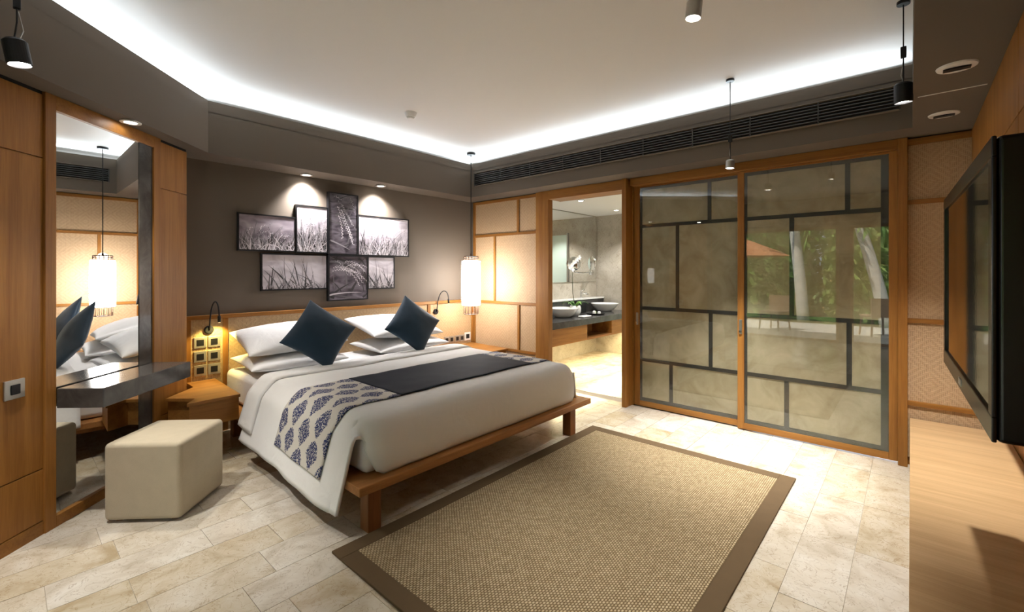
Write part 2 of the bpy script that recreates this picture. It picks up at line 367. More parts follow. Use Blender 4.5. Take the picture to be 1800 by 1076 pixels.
# ------------------------------------------------------------------ structure: walls, ceiling, soffit
cl = bx(-2.4, 4.62, -0.5, 4.8, CEIL, CEIL + 0.1).build('ceiling', 'ceil'); struct(cl, 'white plaster ceiling inside the lit recess', 'ceiling')
OUT = [(4.56, -0.40), (4.56, 4.74), (0.97, 4.74), (-0.80, 2.99), (-2.3, 2.99), (-2.3, -0.40)]
b = MB()
for i in range(6):
    a0, a1 = LIP[i], LIP[(i + 1) % 6]; o0, o1 = OUT[i], OUT[(i + 1) % 6]
    b.prism([a0, a1, o1, o0], SOF, 2.74)
    d = (Vector(a1) - Vector(a0)).normalized(); nn = Vector((d.y, -d.x)) * 0.025
    b.prism([a0, a1, (a1[0] + nn.x, a1[1] + nn.y), (a0[0] + nn.x, a0[1] + nn.y)], 2.735, LIPZ)
so = b.build('trim_1', 'paint'); struct(so, 'taupe painted soffit with a raised lip around the ceiling recess', 'soffit')
bx(3.395, 3.405, -0.30, -0.03, SOF - 0.002, SOF + 0.001).build('joint_strip', 'ceil', so)
w = bx(0.6, 4.62, 4.65, 4.78, -0.1, CEIL).build('wall_head', 'paint'); struct(w, 'taupe painted wall behind the bed', 'wall')
# upper wall ring hidden in the cove
ub = MB()
ub.box(4.50, 4.62, -0.5, 4.8, SOF, CEIL)
ub.prism([(0.95, 4.70), (-0.85, 2.94), (-1.2, 3.2), (0.6, 4.9)], SOF + 0.1, CEIL)
cv = ub.build('wall_cove', 'ceil', fl); cv.parent = None; cv.location = ORG[cv.name]; struct(cv, 'white upper wall inside the lighting cove above the doors', 'wall')
w = bx(-2.4, 4.62, -0.6, -0.33, 0.9, CEIL).box(-2.4, 4.62, -0.6, -0.475, -0.1, 0.9).build('wall_television', 'oak_z'); struct(w, 'oak clad wall behind the television', 'wall')
for x0, x1 in ((-0.6, 1.0), (1.006, 2.60), (2.606, 4.36)):
    for z0, z1 in ((0.9, 2.028), (2.034, 2.385)):
        bx(x0, x1, -0.33, -0.312, z0, z1).build('panel', 'oak_z', w, bevel=0.002)
# angled wall with mirror (runs along MM)
wl = bx(-0.60, 1.385, -0.32, -0.012, -0.1, SOF, T=MM).build('wall_mirror', 'oak_z'); struct(wl, 'oak clad angled wall that carries the tall mirror', 'wall')
for (s0, s1) in ((-0.60, 0.205), (1.078, 1.385)):
    for z0, z1 in ((0.075, 0.352), (0.358, 2.034), (2.040, 2.380)):
        bx(s0, s1, -0.012, 0.0, z0, z1, T=MM).build('panel', 'oak_z', wl, bevel=0.0015)
bx(-0.60, 0.205, -0.012, 0.004, 0.0, 0.070, T=MM).build('baseboard', 'oak_x', wl)
bx(1.078, 1.385, -0.012, 0.004, 0.0, 0.070, T=MM).build('baseboard', 'oak_x', wl)
bx(-0.60, 1.385, -0.012, -0.006, 2.380, 2.40, T=MM).build('shadow_gap', 'dark', wl)
w = bx(-2.4, -0.35, 2.977, 3.12, -0.1, CEIL).build('wall_side', 'paint'); struct(w, 'taupe painted wall between the mirror wall and the garden windows', 'wall')
# window wall behind the camera
XW = -2.2
b = MB(); b.box(XW - 0.15, XW, -0.5, 3.1, 2.33, CEIL); b.box(XW - 0.15, XW, 0.89, 1.07, -0.1, 2.33); b.box(XW - 0.15, XW, -0.5, -0.12, -0.1, 2.33); b.box(XW - 0.15, XW, 2.82, 3.1, -0.1, 2.33)
w = b.build('wall_garden', 'paint'); struct(w, 'taupe wall with a pillar between two tall garden windows', 'wall')
for k, (y0, y1) in enumerate(((-0.12, 0.89), (1.07, 2.82))):
    b = MB()
    for (ya, yb, za, zb) in ((y0, y1, 0.0, 0.05), (y0, y1, 2.28, 2.33), (y0, y0 + 0.05, 0.05, 2.28), (y1 - 0.05, y1, 0.05, 2.28)): b.box(XW - 0.1, XW - 0.04, ya, yb, za, zb)
    wn = b.build('window_%d' % (k + 1), 'oak_z'); struct(wn, ('narrow' if k == 0 else 'wide') + ' oak framed garden window seen in the door glass', 'window')
    bx(XW - 0.072, XW - 0.066, y0 + 0.05, y1 - 0.05, 0.05, 2.28).build('glass', 'pane', wn)

# wall with doors and woven panels (plane x = 4.40)
XV = 4.40
vw = MB(); vw.box(XV + 0.03, XV + 0.2, 3.475, 4.78, -0.1, SOF + 0.02); vw.box(XV + 0.03, XV + 0.2, -0.6, 0.02, -0.1, SOF + 0.02); vw.box(XV + 0.10, XV + 0.2, -0.02, 3.32, 2.372, SOF + 0.02)
wv = vw.build('wall_doors', 'oak_z'); struct(wv, 'wall of woven bamboo panels with oak battens around the sliding doors', 'wall')
def woven_bay(yl, yr, zs, cuts, parent, x=XV):
    """yl > yr (left is larger y); zs row boundaries from the top; cuts one y per row or None"""
    bt = 0.034
    def batten(y0, y1, z0, z1, n='batten', m='oak_y'): bx(x - 0.012, x + 0.03, y0, y1, z0, z1).build(n, m, parent, bevel=0.002)
    for z in zs[1:-1]: batten(yr, yl, z - bt / 2, z + bt / 2)
    for i in range(len(zs) - 1):
        zt = zs[i] - (bt / 2 if i else 0); zb = zs[i + 1] + (bt / 2 if i < len(zs) - 2 else 0)
        c = cuts[i]; spans = [(yr, yl)] if c is None else [(yr, c - bt / 2), (c + bt / 2, yl)]
        if c is not None: batten(c - bt / 2, c + bt / 2, zb, zt, m='oak_z')
        for a, e in spans: bx(x + 0.004, x + 0.03, a, e, zb, zt).build('woven_panel', 'weave_y', parent)
woven_bay(4.575, 3.475, (2.352, 1.915, 1.012, 0.40, 0.10), (3.785, 4.20, 3.775, None), wv)
bx(XV - 0.012, XV + 0.03, 3.475, 4.575, 2.352, 2.388).build('top_rail', 'oak_y', wv)
bx(XV - 0.012, XV + 0.03, 4.575, 4.612, 0.0, 2.388).build('corner_stile', 'oak_z', wv)
bx(XV - 0.012, XV + 0.03, 3.475, 4.575, 0.0, 0.10).build('baseboard', 'oak_y', wv)
woven_bay(0.016, -0.475, (2.345, 1.93, 1.065, 0.46, 0.06), (None, None, None, None), wv, XV + 0.01)
bx(XV - 0.004, XV + 0.04, -0.33, 0.016, 2.345, 2.388).build('top_rail', 'oak_y', wv)
# door frame: posts and header
fr = MB(); fr.box(XV - 0.03, XV + 0.2, 3.425, 3.475, 0, 2.398); fr.box(XV - 0.045, XV + 0.02, 3.268, 3.425, 0, 2.398)
df = fr.build('trim_2', 'oak_z', bevel=0.003); struct(df, 'oak door post beside the woven wall panels', 'door post')
bx(XV + 0.021, XV + 0.045, 3.272, 3.425, 0, 2.30).build('pocket_stile', 'oak_z', df, bevel=0.003)
df = bx(4.312, 4.452, 2.226, 2.276, 0, 2.398).box(4.452, 4.598, 2.212, 2.262, 0, 2.398).build('trim_3', 'oak_z', bevel=0.003); struct(df, 'oak post between the bathroom opening and the sliding doors', 'door post')
df = bx(4.352, 4.60, 0.016, 0.070, 0, 2.398).build('trim_4', 'oak_z', bevel=0.003); struct(df, 'oak post at the console end of the sliding doors', 'door post')
df = bx(XV - 0.05, XV + 0.2, 2.276, 3.268, 2.292, 2.398).build('trim_5', 'oak_y', bevel=0.003); struct(df, 'oak header over the bathroom opening', 'door header')
df = bx(XV - 0.04, XV + 0.2, 0.070, 2.205, 2.322, 2.398).build('trim_6', 'oak_y', bevel=0.003); struct(df, 'long oak header over the sliding doors', 'door header')

def sliding_door(name, label, x, yl, yr, stl, stR, cuts, rows, edge, hand):
    """door leaf: oak frame, dark strips, veneer panels behind one glass sheet"""
    d = bx(x + 0.034, x + 0.044, yr, yl, 0.012, 2.322).build(name, 'oak_z'); struct(d, label, 'door')
    zt, zb = 2.322, 0.012
    bx(x, x + 0.034, yl - stl, yl, zb, zt).build('stile', 'oak_z', d, bevel=0.002)
    if stR: bx(x, x + 0.034, yr, yr + stR, zb, zt).build('stile', 'oak_z', d, bevel=0.002)
    gl, gr = yl - stl, yr + stR
    bx(x, x + 0.034, gr, gl, zb, 0.066).build('bottom_rail', 'oak_y', d, bevel=0.002)
    bx(x, x + 0.034, gr, gl, 2.306, zt).build('top_rail', 'oak_y', d, bevel=0.002)
    e0, e1 = edge           # dark edge bands, left and right
    ztop, zbot = 2.306, 0.066; bt = 0.034
    bx(x + 0.012, x + 0.026, gl - e0, gl, zbot, ztop).build('strip', 'strip', d)
    bx(x + 0.012, x + 0.026, gr, gr + e1, zbot, ztop).build('strip', 'strip', d)
    L, Rr = gl - e0, gr + e1
    zs = [ztop - 0.03] + list(rows) + [zbot + 0.035]
    bx(x + 0.012, x + 0.026, Rr, L, ztop - 0.03, ztop).build('strip', 'strip', d); bx(x + 0.012, x + 0.026, Rr, L, zbot, zbot + 0.035).build('strip', 'strip', d)
    for z in rows: bx(x + 0.012, x + 0.026, Rr, L, z - bt / 2, z + bt / 2).build('strip', 'strip', d)
    for i in range(4):
        za = zs[i] - (bt / 2 if i else 0); zc = zs[i + 1] + (bt / 2 if i < 3 else 0); c = cuts[i]
        bx(x + 0.012, x + 0.026, c - bt / 2, c + bt / 2, zc, za).build('strip', 'strip', d)
        bx(x + 0.018, x + 0.03, Rr, c - bt / 2, zc, za).build('veneer_panel', 'stonepaper', d)
        bx(x + 0.018, x + 0.03, c + bt / 2, L, zc, za).build('veneer_panel', 'stonepaper', d)
    bx(x + 0.004, x + 0.008, gr, gl, zbot, ztop).build('glass', 'glass', d)
    hb = MB(); ym = hand
    hb.box(x - 0.004, x + 0.004, ym - 0.013, ym + 0.013, 0.86, 0.99)
    h = hb.build('handle', 'steel', d, bevel=0.004)
    hk = MB(); hk.lathe([(0.0, 0), (0.011, 0.0), (0.011, 0.012), (0, 0.012)], M=Matrix.Translation((x - 0.004, ym, 0.885)) @ Matrix.Rotation(R(-90), 4, 'Y'), seg=12); hk.build('lock_knob', 'chrome', h)
    return d
sliding_door('door_1', 'left sliding door leaf of stone veneer panels behind glass, next to bathroom', 4.452, 2.203, 1.10, 0.062, 0.0, (1.437, 1.745, 1.426, 1.81), (1.900, 1.040, 0.497), (0.022, 0.02), 2.170)
sliding_door('door_2', 'right sliding door leaf of stone veneer panels behind glass, garden reflected in it', 4.400, 1.172, 0.071, 0.055, 0.052, (0.372, 0.752, 0.362, 0.790), (1.893, 1.035, 0.508), (0.022, 0.046), 1.146)

# ------------------------------------------------------------------ bathroom beyond the opening
XB, YB = 7.10, 4.25
bf = bx(4.60, XB + 0.1, 1.2, YB + 0.1, -0.12, -0.004).build('floor_bathroom', 'grout'); struct(bf, 'cream travertine bathroom floor beyond the opening', 'floor')
tiles(bf, 'travertine', 4.60, XB, 2.0, YB, 0.225, 0.6)
w = bx(4.60, XB + 0.1, YB, YB + 0.1, -0.1, 2.5).build('wall_vanity', 'bath_stone'); struct(w, 'travertine bathroom wall behind the vanity', 'wall')
w = MB(); w.box(XB, XB + 0.1, 1.1, YB, -0.1, 2.5)
w = w.build('wall_bathroom_end', 'bath_stone'); struct(w, 'travertine end wall of the bathroom', 'wall')
bx(XB - 0.03, XB - 0.005, 2.2, 3.60, 0.0, 2.12).build('frosted_panel', 'frosted', w)
bx(XB - 0.04, XB - 0.002, 3.60, 3.63, 0.0, 2.15).build('steel_edge', 'steel', w)
w = bx(4.60, XB + 0.1, 1.1, 1.2, -0.1, 2.5).build('wall_bathroom_side', 'ceil'); struct(w, 'white bathroom wall hidden behind the sliding doors', 'wall')
w = bx(4.60, XB + 0.1, 1.1, YB + 0.1, 2.42, 2.52).build('ceiling_bathroom', 'ceil'); struct(w, 'white bathroom ceiling', 'ceiling')
w = bx(4.60, 4.63, 3.475, YB + 0.1, -0.1, 2.5).build('wall_bathroom_back', 'ceil'); struct(w, 'white bathroom side of the woven wall', 'wall')
w = bx(4.60, 4.63, 1.1, 2.21, -0.1, 2.5).build('wall_bathroom_door', 'ceil'); struct(w, 'white bathroom side of the sliding doors', 'wall')
# vanity: oak carcass with an open niche, dark stone top
YF = 3.45
v = thing('vanity_cabinet', (5.9, 3.85, 0.45), 'floating oak vanity with an open dark niche, under the dark stone counter', 'vanity')
bx(4.66, 5.52, YF, YB - 0.004, 0.45, 0.672).build('drawer_block', 'oak_x', v, bevel=0.003)
bx(6.22, XB - 0.005, YF, YB - 0.004, 0.45, 0.672).build('drawer_block', 'oak_x', v, bevel=0.003)
nb = MB(); nb.box(5.52, 6.22, YF, YB - 0.004, 0.45, 0.475); nb.box(5.52, 6.22, YF + 0.35, YB - 0.004, 0.475, 0.672)
nb.build('niche', 'teak_x', v)
ct = bx(4.64, XB - 0.005, YF - 0.02, YB - 0.004, 0.674, 0.760).build('vanity_counter', 'darkstone', bevel=0.003); tag(ct, 'dark stone counter slab on the floating oak vanity', 'counter')
lg = thing('counter_ledge', (5.9, 4.17, 0.76), 'low dark tiled ledge with a white top behind the basins', 'ledge')
bx(4.66, XB - 0.005, 4.10, YB - 0.004, 0.762, 0.955).build('ledge_front', 'darkstone', lg); bx(4.66, XB - 0.005, 4.08, YB - 0.004, 0.956, 0.98).build('ledge_top', 'porcelain', lg, bevel=0.003)
mr = bx(4.70, 7.075, YB - 0.015, YB - 0.002, 1.25, 2.405).build('vanity_mirror', 'mirror'); tag(mr, 'large frameless wall mirror above the bathroom vanity', 'mirror')
def basin(x, y, label):
    t = thing('basin', (x, y, 0.762), label, 'basin', 'vessel basins on the vanity')
    prof = [(0.0, 0.0), (0.11, 0.0), (0.15, 0.03), (0.20, 0.085), (0.228, 0.125), (0.232, 0.132), (0.222, 0.130), (0.19, 0.085), (0.14, 0.04), (0.0, 0.022)]
    MB().lathe(prof, (x, y, 0.762), 36).build('bowl', 'porcelain', t, smooth=True)
    MB().lathe([(0, 0.024), (0.02, 0.026), (0.02, 0.03), (0, 0.031)], (x, y, 0.762), 12).build('drain', 'chrome', t)
basin(5.42, 3.80, 'white vessel basin on the counter cut by the opening frame'); basin(6.72, 3.86, 'white vessel basin at the far end of the dark counter')
def faucet(x, y, label):
    t = thing('faucet', (x, y, 0.98), label, 'faucet', 'chrome faucets behind the basins')
    MB().lathe([(0.03, 0), (0.03, 0.012), (0.02, 0.016), (0.02, 0.10), (0.0, 0.105)], (x, y, 0.98), 16).build('body', 'chrome', t, smooth=True)
    MB().tube([(x, y, 1.05), (x, y - 0.06, 1.065), (x, y - 0.15, 1.045)], 0.013).build('spout', 'chrome', t, smooth=True)
    MB().tube([(x, y, 1.085), (x - 0.01, y - 0.02, 1.11), (x - 0.03, y - 0.09, 1.12)], 0.008).build('lever', 'chrome', t, smooth=True)
faucet(6.45, 4.16, 'chrome faucet on the ledge above the far basin')
faucet(5.42, 4.16, 'chrome faucet on the ledge above the near basin')
# orchid
ox, oy = 5.74, 3.80
p = thing('potted_orchid', (ox, oy, 0.762), 'white orchid in a round white pot between the basins', 'plant')
MB().lathe([(0, 0), (0.06, 0), (0.085, 0.05), (0.088, 0.11), (0.075, 0.15), (0.068, 0.145), (0.07, 0.11), (0, 0.10)], (ox, oy, 0.762), 24).build('pot', 'porcelain', p, smooth=True)
stemp = [(ox, oy, 0.86), (ox - 0.05, oy + 0.01, 1.10), (ox - 0.08, oy, 1.35), (ox - 0.04, oy - 0.01, 1.55), (ox + 0.04, oy - 0.02, 1.63), (ox + 0.10, oy - 0.02, 1.63)]
MB().tube(stemp, 0.005, 6).build('stem', 'stem', p)
for k in range(6):
    a = k * 1.05; L = 0.20; lb = MB(); rows = []
    for i in range(6):
        t = i / 5; wv_ = 0.03 * math.sin(math.pi * min(1, t * 0.9 + 0.12)); c = Vector((ox + math.cos(a) * L * t, oy + math.sin(a) * L * t, 0.87 + 0.10 * math.sin(t * 2.4))); n = Vector((-math.sin(a), math.cos(a), 0)) * wv_
        rows.append([c - n, c + Vector((0, 0, -0.006)), c + n])
    lb.grid(rows).build('leaf', 'leaf3' if k % 2 else 'leaf', p)
for k, (dx, dz) in enumerate(((-0.20, 0.03), (-0.15, 0.06), (-0.10, 0.10), (-0.05, 0.12), (0.0, 0.15), (0.06, 0.18), (-0.12, 0.0))):
    c = Vector((ox + dx, oy - 0.03, 1.46 + dz)); fb = MB()
    for q in range(5):
        a = q * 2 * math.pi / 5 + k; u = Vector((math.cos(a), -0.25, math.sin(a))).normalized(); s_ = Vector((-math.sin(a), 0, math.cos(a)))
        fb.grid([[c - s_ * 0.004, c + s_ * 0.004], [c + u * 0.024 - s_ * 0.017, c + u * 0.024 + s_ * 0.017], [c + u * 0.044 - s_ * 0.006, c + u * 0.044 + s_ * 0.006]])
    fb.build('flower', 'petal', p)
# amenities
t = thing('amenity_tray', (6.10, 3.66, 0.762), 'round dark tray of small toiletries on the counter', 'tray')
MB().lathe([(0, 0), (0.13, 0), (0.145, 0.02), (0.14, 0.022), (0.125, 0.008), (0, 0.008)], (6.10, 3.66, 0.762), 28).build('dish', 'black', t, smooth=True)
for dx, dy, h, m in ((-0.05, 0.0, 0.05, 'white'), (0.02, 0.03, 0.04, 'leaf2'), (0.05, -0.03, 0.035, 'white')):
    MB().lathe([(0, 0.0), (0.025, 0.0), (0.025, h * .7), (0.01, h), (0, h)], (6.10 + dx, 3.66 + dy, 0.771), 12).build('soap', m, t)
t = bx(6.13, 6.35, 3.98, 4.08, 0.762, 0.94).build('tissue_box', 'black', bevel=0.006); tag(t, 'black tissue box standing between the basins', 'box')
t = MB(); t.box(5.50, 5.72, 3.50, 3.60, 0.762, 0.785); t = t.build('hand_towel', 'linen', bevel=0.01, seg=3); tag(t, 'folded white hand towel at the front edge of the dark counter', 'towel')
# magnifying mirror on its arm
t = thing('magnifying_mirror', (6.93, 4.24, 1.42), 'round chrome magnifying mirror on a wall arm in front of the vanity mirror', 'mirror')
Mx = Matrix.Translation((6.62, 4.05, 1.56)) @ Matrix.Rotation(R(62), 4, 'Z') @ Matrix.Rotation(R(90), 4, 'X')
MB().lathe([(0.0, -0.008), (0.115, -0.008), (0.125, 0.0), (0.115, 0.008), (0.0, 0.008)], M=Mx, seg=32).build('ring', 'chrome', t, smooth=True)
MB().lathe([(0.0, 0.0085), (0.105, 0.0085), (0.105, 0.010), (0.0, 0.010)], M=Mx, seg=32).build('lens', 'mirror', t)
MB().tube([(6.62, 4.06, 1.44), (6.62, 4.07, 1.41), (6.75, 4.14, 1.40), (6.90, 4.19, 1.41), (6.90, 4.232, 1.41)], 0.010).build('arm', 'chrome', t, smooth=True)
MB().lathe([(0, 0), (0.05, 0), (0.05, 0.02), (0, 0.025)], M=Matrix.Translation((6.90, 4.234, 1.41)) @ Matrix.Rotation(R(90), 4, 'X'), seg=20).build('wall_plate', 'chrome', t, smooth=True)
def downlight(x, y, z, label, energy, direction=(0, 0, -1), color=(1, 0.9, 0.78), size=R(70), group='recessed downlights', blend=0.6, r=0.045):
    t = thing('downlight', (x, y, z - 0.012), label, 'downlight', group)
    MB().lathe([(r * 0.78, 0.0), (r * 1.25, 0.0), (r * 1.25, 0.006), (r * 1.0, 0.011), (r * 0.78, 0.011)], (x, y, z - 0.011), 28, cap=False).build('trim_ring', 'white', t)
    MB().lathe([(0, 0.0), (r * 0.78, 0.0), (r * 0.78, 0.003), (0, 0.003)], (x, y, z - 0.008), 20).build('lens', 'bulb', t)
    light('downlight_beam', 'SPOT', (x, y, z - 0.03), energy, color, direction, spot_size=size, spot_blend=blend, shadow_soft_size=0.035)
downlight(6.55, 3.55, 2.42, 'recessed bathroom downlight nearest the end wall', 75, color=(1, .97, .92), group='bathroom downlights', size=R(110))
downlight(5.35, 3.45, 2.42, 'recessed bathroom downlight nearest the opening', 75, color=(1, .97, .92), group='bathroom downlights', size=R(110))
downlight(5.75, 2.60, 2.42, 'added bathroom fill downlight, unseen behind the sliding doors', 110, color=(1, .98, .95), group='bathroom downlights', size=R(150), blend=1.0)  # added fill lamp out of view, only there to brighten the bathroom
t = bx(4.75, 7.0, 3.62, 3.65, 0.432, 0.449).build('vanity_light_strip', 'bulb_warm'); tag(t, 'warm light strip under the floating vanity', 'light strip')
light('under_vanity_glow', 'AREA', (5.9, 3.60, 0.428), 40, (1, 0.86, 0.48), (0, -0.25, -1), shape='RECTANGLE', size=2.3, size_y=0.04)

# ------------------------------------------------------------------ headboard panelling
hb = thing('headboard', (2.7, 4.62, 0.0), 'wall wide headboard of woven bamboo panels with oak frame behind the bed', 'headboard')
HX0, HX1, HY = 0.985, 4.385, 4.60
bx(HX0, HX1, 4.592, 4.648, 1.006, 1.040).build('top_rail', 'oak_x', hb, bevel=0.003)
for x0, x1 in ((HX0, 1.066), (1.304, 1.345), (3.585, 3.630), (4.345, HX1)): bx(x0, x1, HY, 4.648, 0.0, 1.006).build('stile', 'oak_z', hb, bevel=0.002)
for x0, x1 in ((1.066, 1.304), (1.345, 3.585), (3.630, 4.345)):
    pn = bx(x0, x1, HY + 0.012, 4.648, 0.0, 1.006).build('woven_panel', 'weave_x', hb)
# ------------------------------------------------------------------ bed
bed = thing('platform_bed', (2.35, 3.35, 0.0), 'low oak platform bed with square legs and a wide overhanging deck', 'bed')
db = MB(); db.prism([(1.227, 2.142), (3.49, 2.142), (3.49, 4.58), (1.227, 4.58)], 0.243, 0.290); db.build('deck', 'teak_x', bed, bevel=0.006)
bx(1.34, 3.30, 2.24, 4.5, 0.19, 0.243).build('under_frame', 'teak_x', bed)
for lx, ly in ((1.311, 2.20), (3.247, 2.20), (1.311, 4.35), (3.247, 4.35)): bx(lx, lx + 0.082, ly, ly + 0.082, 0.0, 0.243).build('leg', 'teak_z', bed, bevel=0.004)
mt = bx(1.315, 3.335, 2.245, 4.57, 0.291, 0.560).build('mattress', 'linen', bevel=0.05, seg=5); tag(mt, 'thick white sheeted mattress on the oak platform bed', 'mattress')
# duvet as one continuous cloth: S(t, y) gives the surface; t<0 left flap, 0..1 top, >1 right flap
XL, XR, ZT = 1.30, 3.345, 0.600
def wob(x, y, s=1.0): return noise.noise(Vector((x * s, y * s, 3.1)))
def zbot_l(y): return 0.118 + 0.062 * max(0, (y - 2.4) / 1.3) + 0.005 * math.sin(y * 7.0)
def S_(t, y):
    if t < 0:                                # t in (-1, 0): down the left side
        k = -t; zb = zbot_l(y)
        x = XL + 0.012 - 0.035 * math.sin(min(1, k * 5) * math.pi / 2) - 0.105 * k + (0.010 * math.sin(y * 6 + 1) + 0.004 * math.sin(y * 17)) * k
        z = ZT - 0.042 + (zb - ZT + 0.042) * k
        if k < 0.12: q = k / 0.12; z = ZT - 0.042 - (ZT - 0.042 - zb) * 0.12 * q
        return Vector((x, y + (0.03 * k if y < 2.34 else 0), z))
    if t > 1:
        k = t - 1; x = XR + 0.03 * math.sin(min(1, k * 5) * math.pi / 2) + 0.03 * k; z = ZT - 0.042 - 0.27 * k
        return Vector((x, y, z))
    x = XL + (XR - XL) * t; e = min(t, 1 - t) * (XR - XL); z = ZT
    if e < 0.09: q = 1 - e / 0.09; z = ZT - 0.042 * q * q
    z += 0.006 * wob(x * 2.3, y * 2.3) + 0.003 * wob(x * 7, y * 7)
    return Vector((x + (0.012 if e < 0.05 and t < .5 else 0) * (1 - e / 0.05), y, z))
TS = [-1 + 0.06 * i for i in range(15)] + [-0.12, -0.09, -0.06, -0.03, 0.0, 0.008, 0.016, 0.026, 0.04] + [0.06 + 0.022 * i for i in range(41)] + [0.965, 0.985, 1.0, 1.05, 1.1, 1.2, 1.4, 1.7, 2.0]
YH = 3.70
YS = [YH - (YH - 2.33) * i / 44 for i in range(45)]
def foot_w(t):
    if t <= 0.0: return max(0.0, 1 + t / 0.12) * 0.25 if t > -0.12 else 0.0
    if t >= 1.0: return max(0.0, 1 - (t - 1) / 0.12)
    return min(1.0, 0.25 + t / 0.045 * 0.75)
rows = []
for y in YS: rows.append([S_(t, y + 0.012 * math.sin(t * 9) * (1 if y > 3.6 else 0)) for t in TS])
FOOT = [(2.30, -0.001), (2.262, -0.008), (2.235, -0.025), (2.218, -0.055), (2.207, -0.10), (2.202, -0.15), (2.200, -0.20), (2.203, -0.25), (2.212, -0.285), (2.226, -0.302)]
for i, (fy, dz) in enumerate(FOOT):
    r = []
    for t in TS:
        w0 = foot_w(t); p1 = S_(t, 2.33); k = (i + 1) / len(FOOT)
        flat = S_(t, 2.33 - 0.075 * k)
        tt = min(max(t, 0.0), 1.0); q = S_(tt, 2.33); e = min(tt, 1 - tt) * (XR - XL)
        rnd = 0.06 * max(0, 1 - e / 0.10) ** 2
        xx = q.x + (0.012 if tt < 0.5 else -0.012) * (1 if e < .02 else 0)
        fold = Vector((xx, fy + rnd + 0.004 * wob(q.x * 9, dz * 12), min(q.z, ZT + 0.004) + dz if dz < -0.02 else q.z + dz))
        fold.z = max(fold.z, 0.296)
        r.append(flat.lerp(fold, w0))
    rows.append(r)
du = MB().grid(rows).build('duvet', 'linen', smooth=True); tag(du, 'white duvet spread over the bed, hanging to a point at its near corner', 'duvet')
sm = du.modifiers.new('thick', 'SOLIDIFY'); sm.thickness = 0.018; sm.offset = 1.0
# turned back band near the pillows
band = [[S_(t, y) + Vector((0, 0, 0.012 + 0.010 * math.sin(math.pi * i / 6)) if -0.0 <= t <= 1 else (-0.014 if t < 0 else 0.014, 0, 0.0)) for t in TS[4:-2]] for i, y in enumerate([YH + 0.06 - 0.04 * j for j in range(7)])]
bo = MB().grid(band).build('turned_hem', 'linen', du, smooth=True); m_ = bo.modifiers.new('thick', 'SOLIDIFY'); m_.thickness = 0.02; m_.offset = 1.0
# bed runner
def runner_patch(t0, t1, y0, y1, nt, off):
    rows, uvs = [], []; L = 0.0; prev = None; us = []
    ts = [t0 + (t1 - t0) * i / nt for i in range(nt + 1)]
    for t in ts:
        p = S_(t, 2.8); L += (p - prev).length if prev else 0; prev = p; us.append(L)
    for j in range(25):
        y = y0 + (y1 - y0) * j / 24; r = []; u_ = []
        for t, u in zip(ts, us):
            a = S_(t - 0.01, y); c = S_(t + 0.01, y); tg = (c - a).normalized(); n = Vector((-tg.z, 0, tg.x))
            skew = 0.03 * max(0.0, -t)
            r.append(S_(t, y + skew) + n * off); u_.append((u, y))
        rows.append(r); uvs.append(u_)
    return MB().grid(rows, uvs)
rn = thing('bed_runner', (2.3, 2.78, 0.60), 'navy bed runner with cream and blue damask ends across the foot of the duvet', 'bed runner')
def runner_part(name, t0, t1, nt, mat, off=0.024):
    o = runner_patch(t0, t1, 2.462, 3.12, nt, off).build(name, mat, rn, smooth=True)
    s_ = o.modifiers.new('thick', 'SOLIDIFY'); s_.thickness = 0.004; s_.offset = 1.0; return o
tL, tR = (1.70 - XL) / (XR - XL), (3.05 - XL) / (XR - XL)
tag(runner_part('end_panel', -0.70, tL, 60, 'damask'), 'damask end hanging over the near side')
tag(runner_part('end_panel', tR, 1.75, 40, 'damask'), 'damask end at the far side')
tag(runner_part('centre_panel', tL, tR, 60, 'navy', 0.026), 'plain navy centre')
# pillows and cushions
def pillow_mesh(a, c, T, dent=0.05, seed=0, n=22, pw=0.42, wr=0.006):
    rows_t, rows_b = [], []
    for i in range(n + 1):
        rt, rb = [], []
        for j in range(n + 1):
            u = -1 + 2 * i / n; v = -1 + 2 * j / n
            u = math.sin(u * math.pi / 2); v = math.sin(v * math.pi / 2)
            x = a * u * (1 - dent * (1 - v * v)); y = c * v * (1 - dent * (1 - u * u))
            h = T * (max(0, (1 - u * u)) * max(0, (1 - v * v))) ** pw
            edge = (1 - abs(u)) * (1 - abs(v))
            wv_ = wr * noise.noise(Vector((x * 9 + seed, y * 9, seed))) * min(1, edge * 6) + wr * .8 * noise.noise(Vector((x * 22, y * 22, seed))) * min(1, edge * 8)
            rt.append(Vector((x, y, h + wv_))); rb.append(Vector((x, y, -h * 0.8 + wv_)))
        rows_t.append(rt); rows_b.append(rb)
    return rows_t, rows_b
def soft(name, mat, M, a, c, T, label, cat, group, dent=0.05, seed=0, pw=0.42, wr=0.006):
    t, b_ = pillow_mesh(a, c, T, dent, seed, pw=pw, wr=wr); mb = MB(M); mb.grid(t); mb.grid(b_)
    o = mb.build(name, mat, smooth=True, weld=True); tag(o, label, cat, group); return o
def TM(x, y, z, rx=0, ry=0, rz=0): return Matrix.Translation((x, y, z)) @ Matrix.Rotation(R(rz), 4, 'Z') @ Matrix.Rotation(R(ry), 4, 'Y') @ Matrix.Rotation(R(rx), 4, 'X')
G = 'white sleeping pillows'
soft('pillow', 'linen', TM(1.73, 4.20, 0.640, 3, 0, -2), 0.41, 0.29, 0.080, 'lower white pillow of the stack by the socket board', 'pillow', G, seed=1)
soft('pillow', 'linen', TM(1.75, 4.27, 0.825, 14, -3, -3), 0.42, 0.29, 0.10, 'upper white pillow of the stack by the socket board', 'pillow', G, seed=2)
soft('pillow', 'linen', TM(2.90, 4.20, 0.640, 3, 0, 2), 0.45, 0.29, 0.080, 'lower white pillow of the stack by the pendant lamp', 'pillow', G, seed=3)
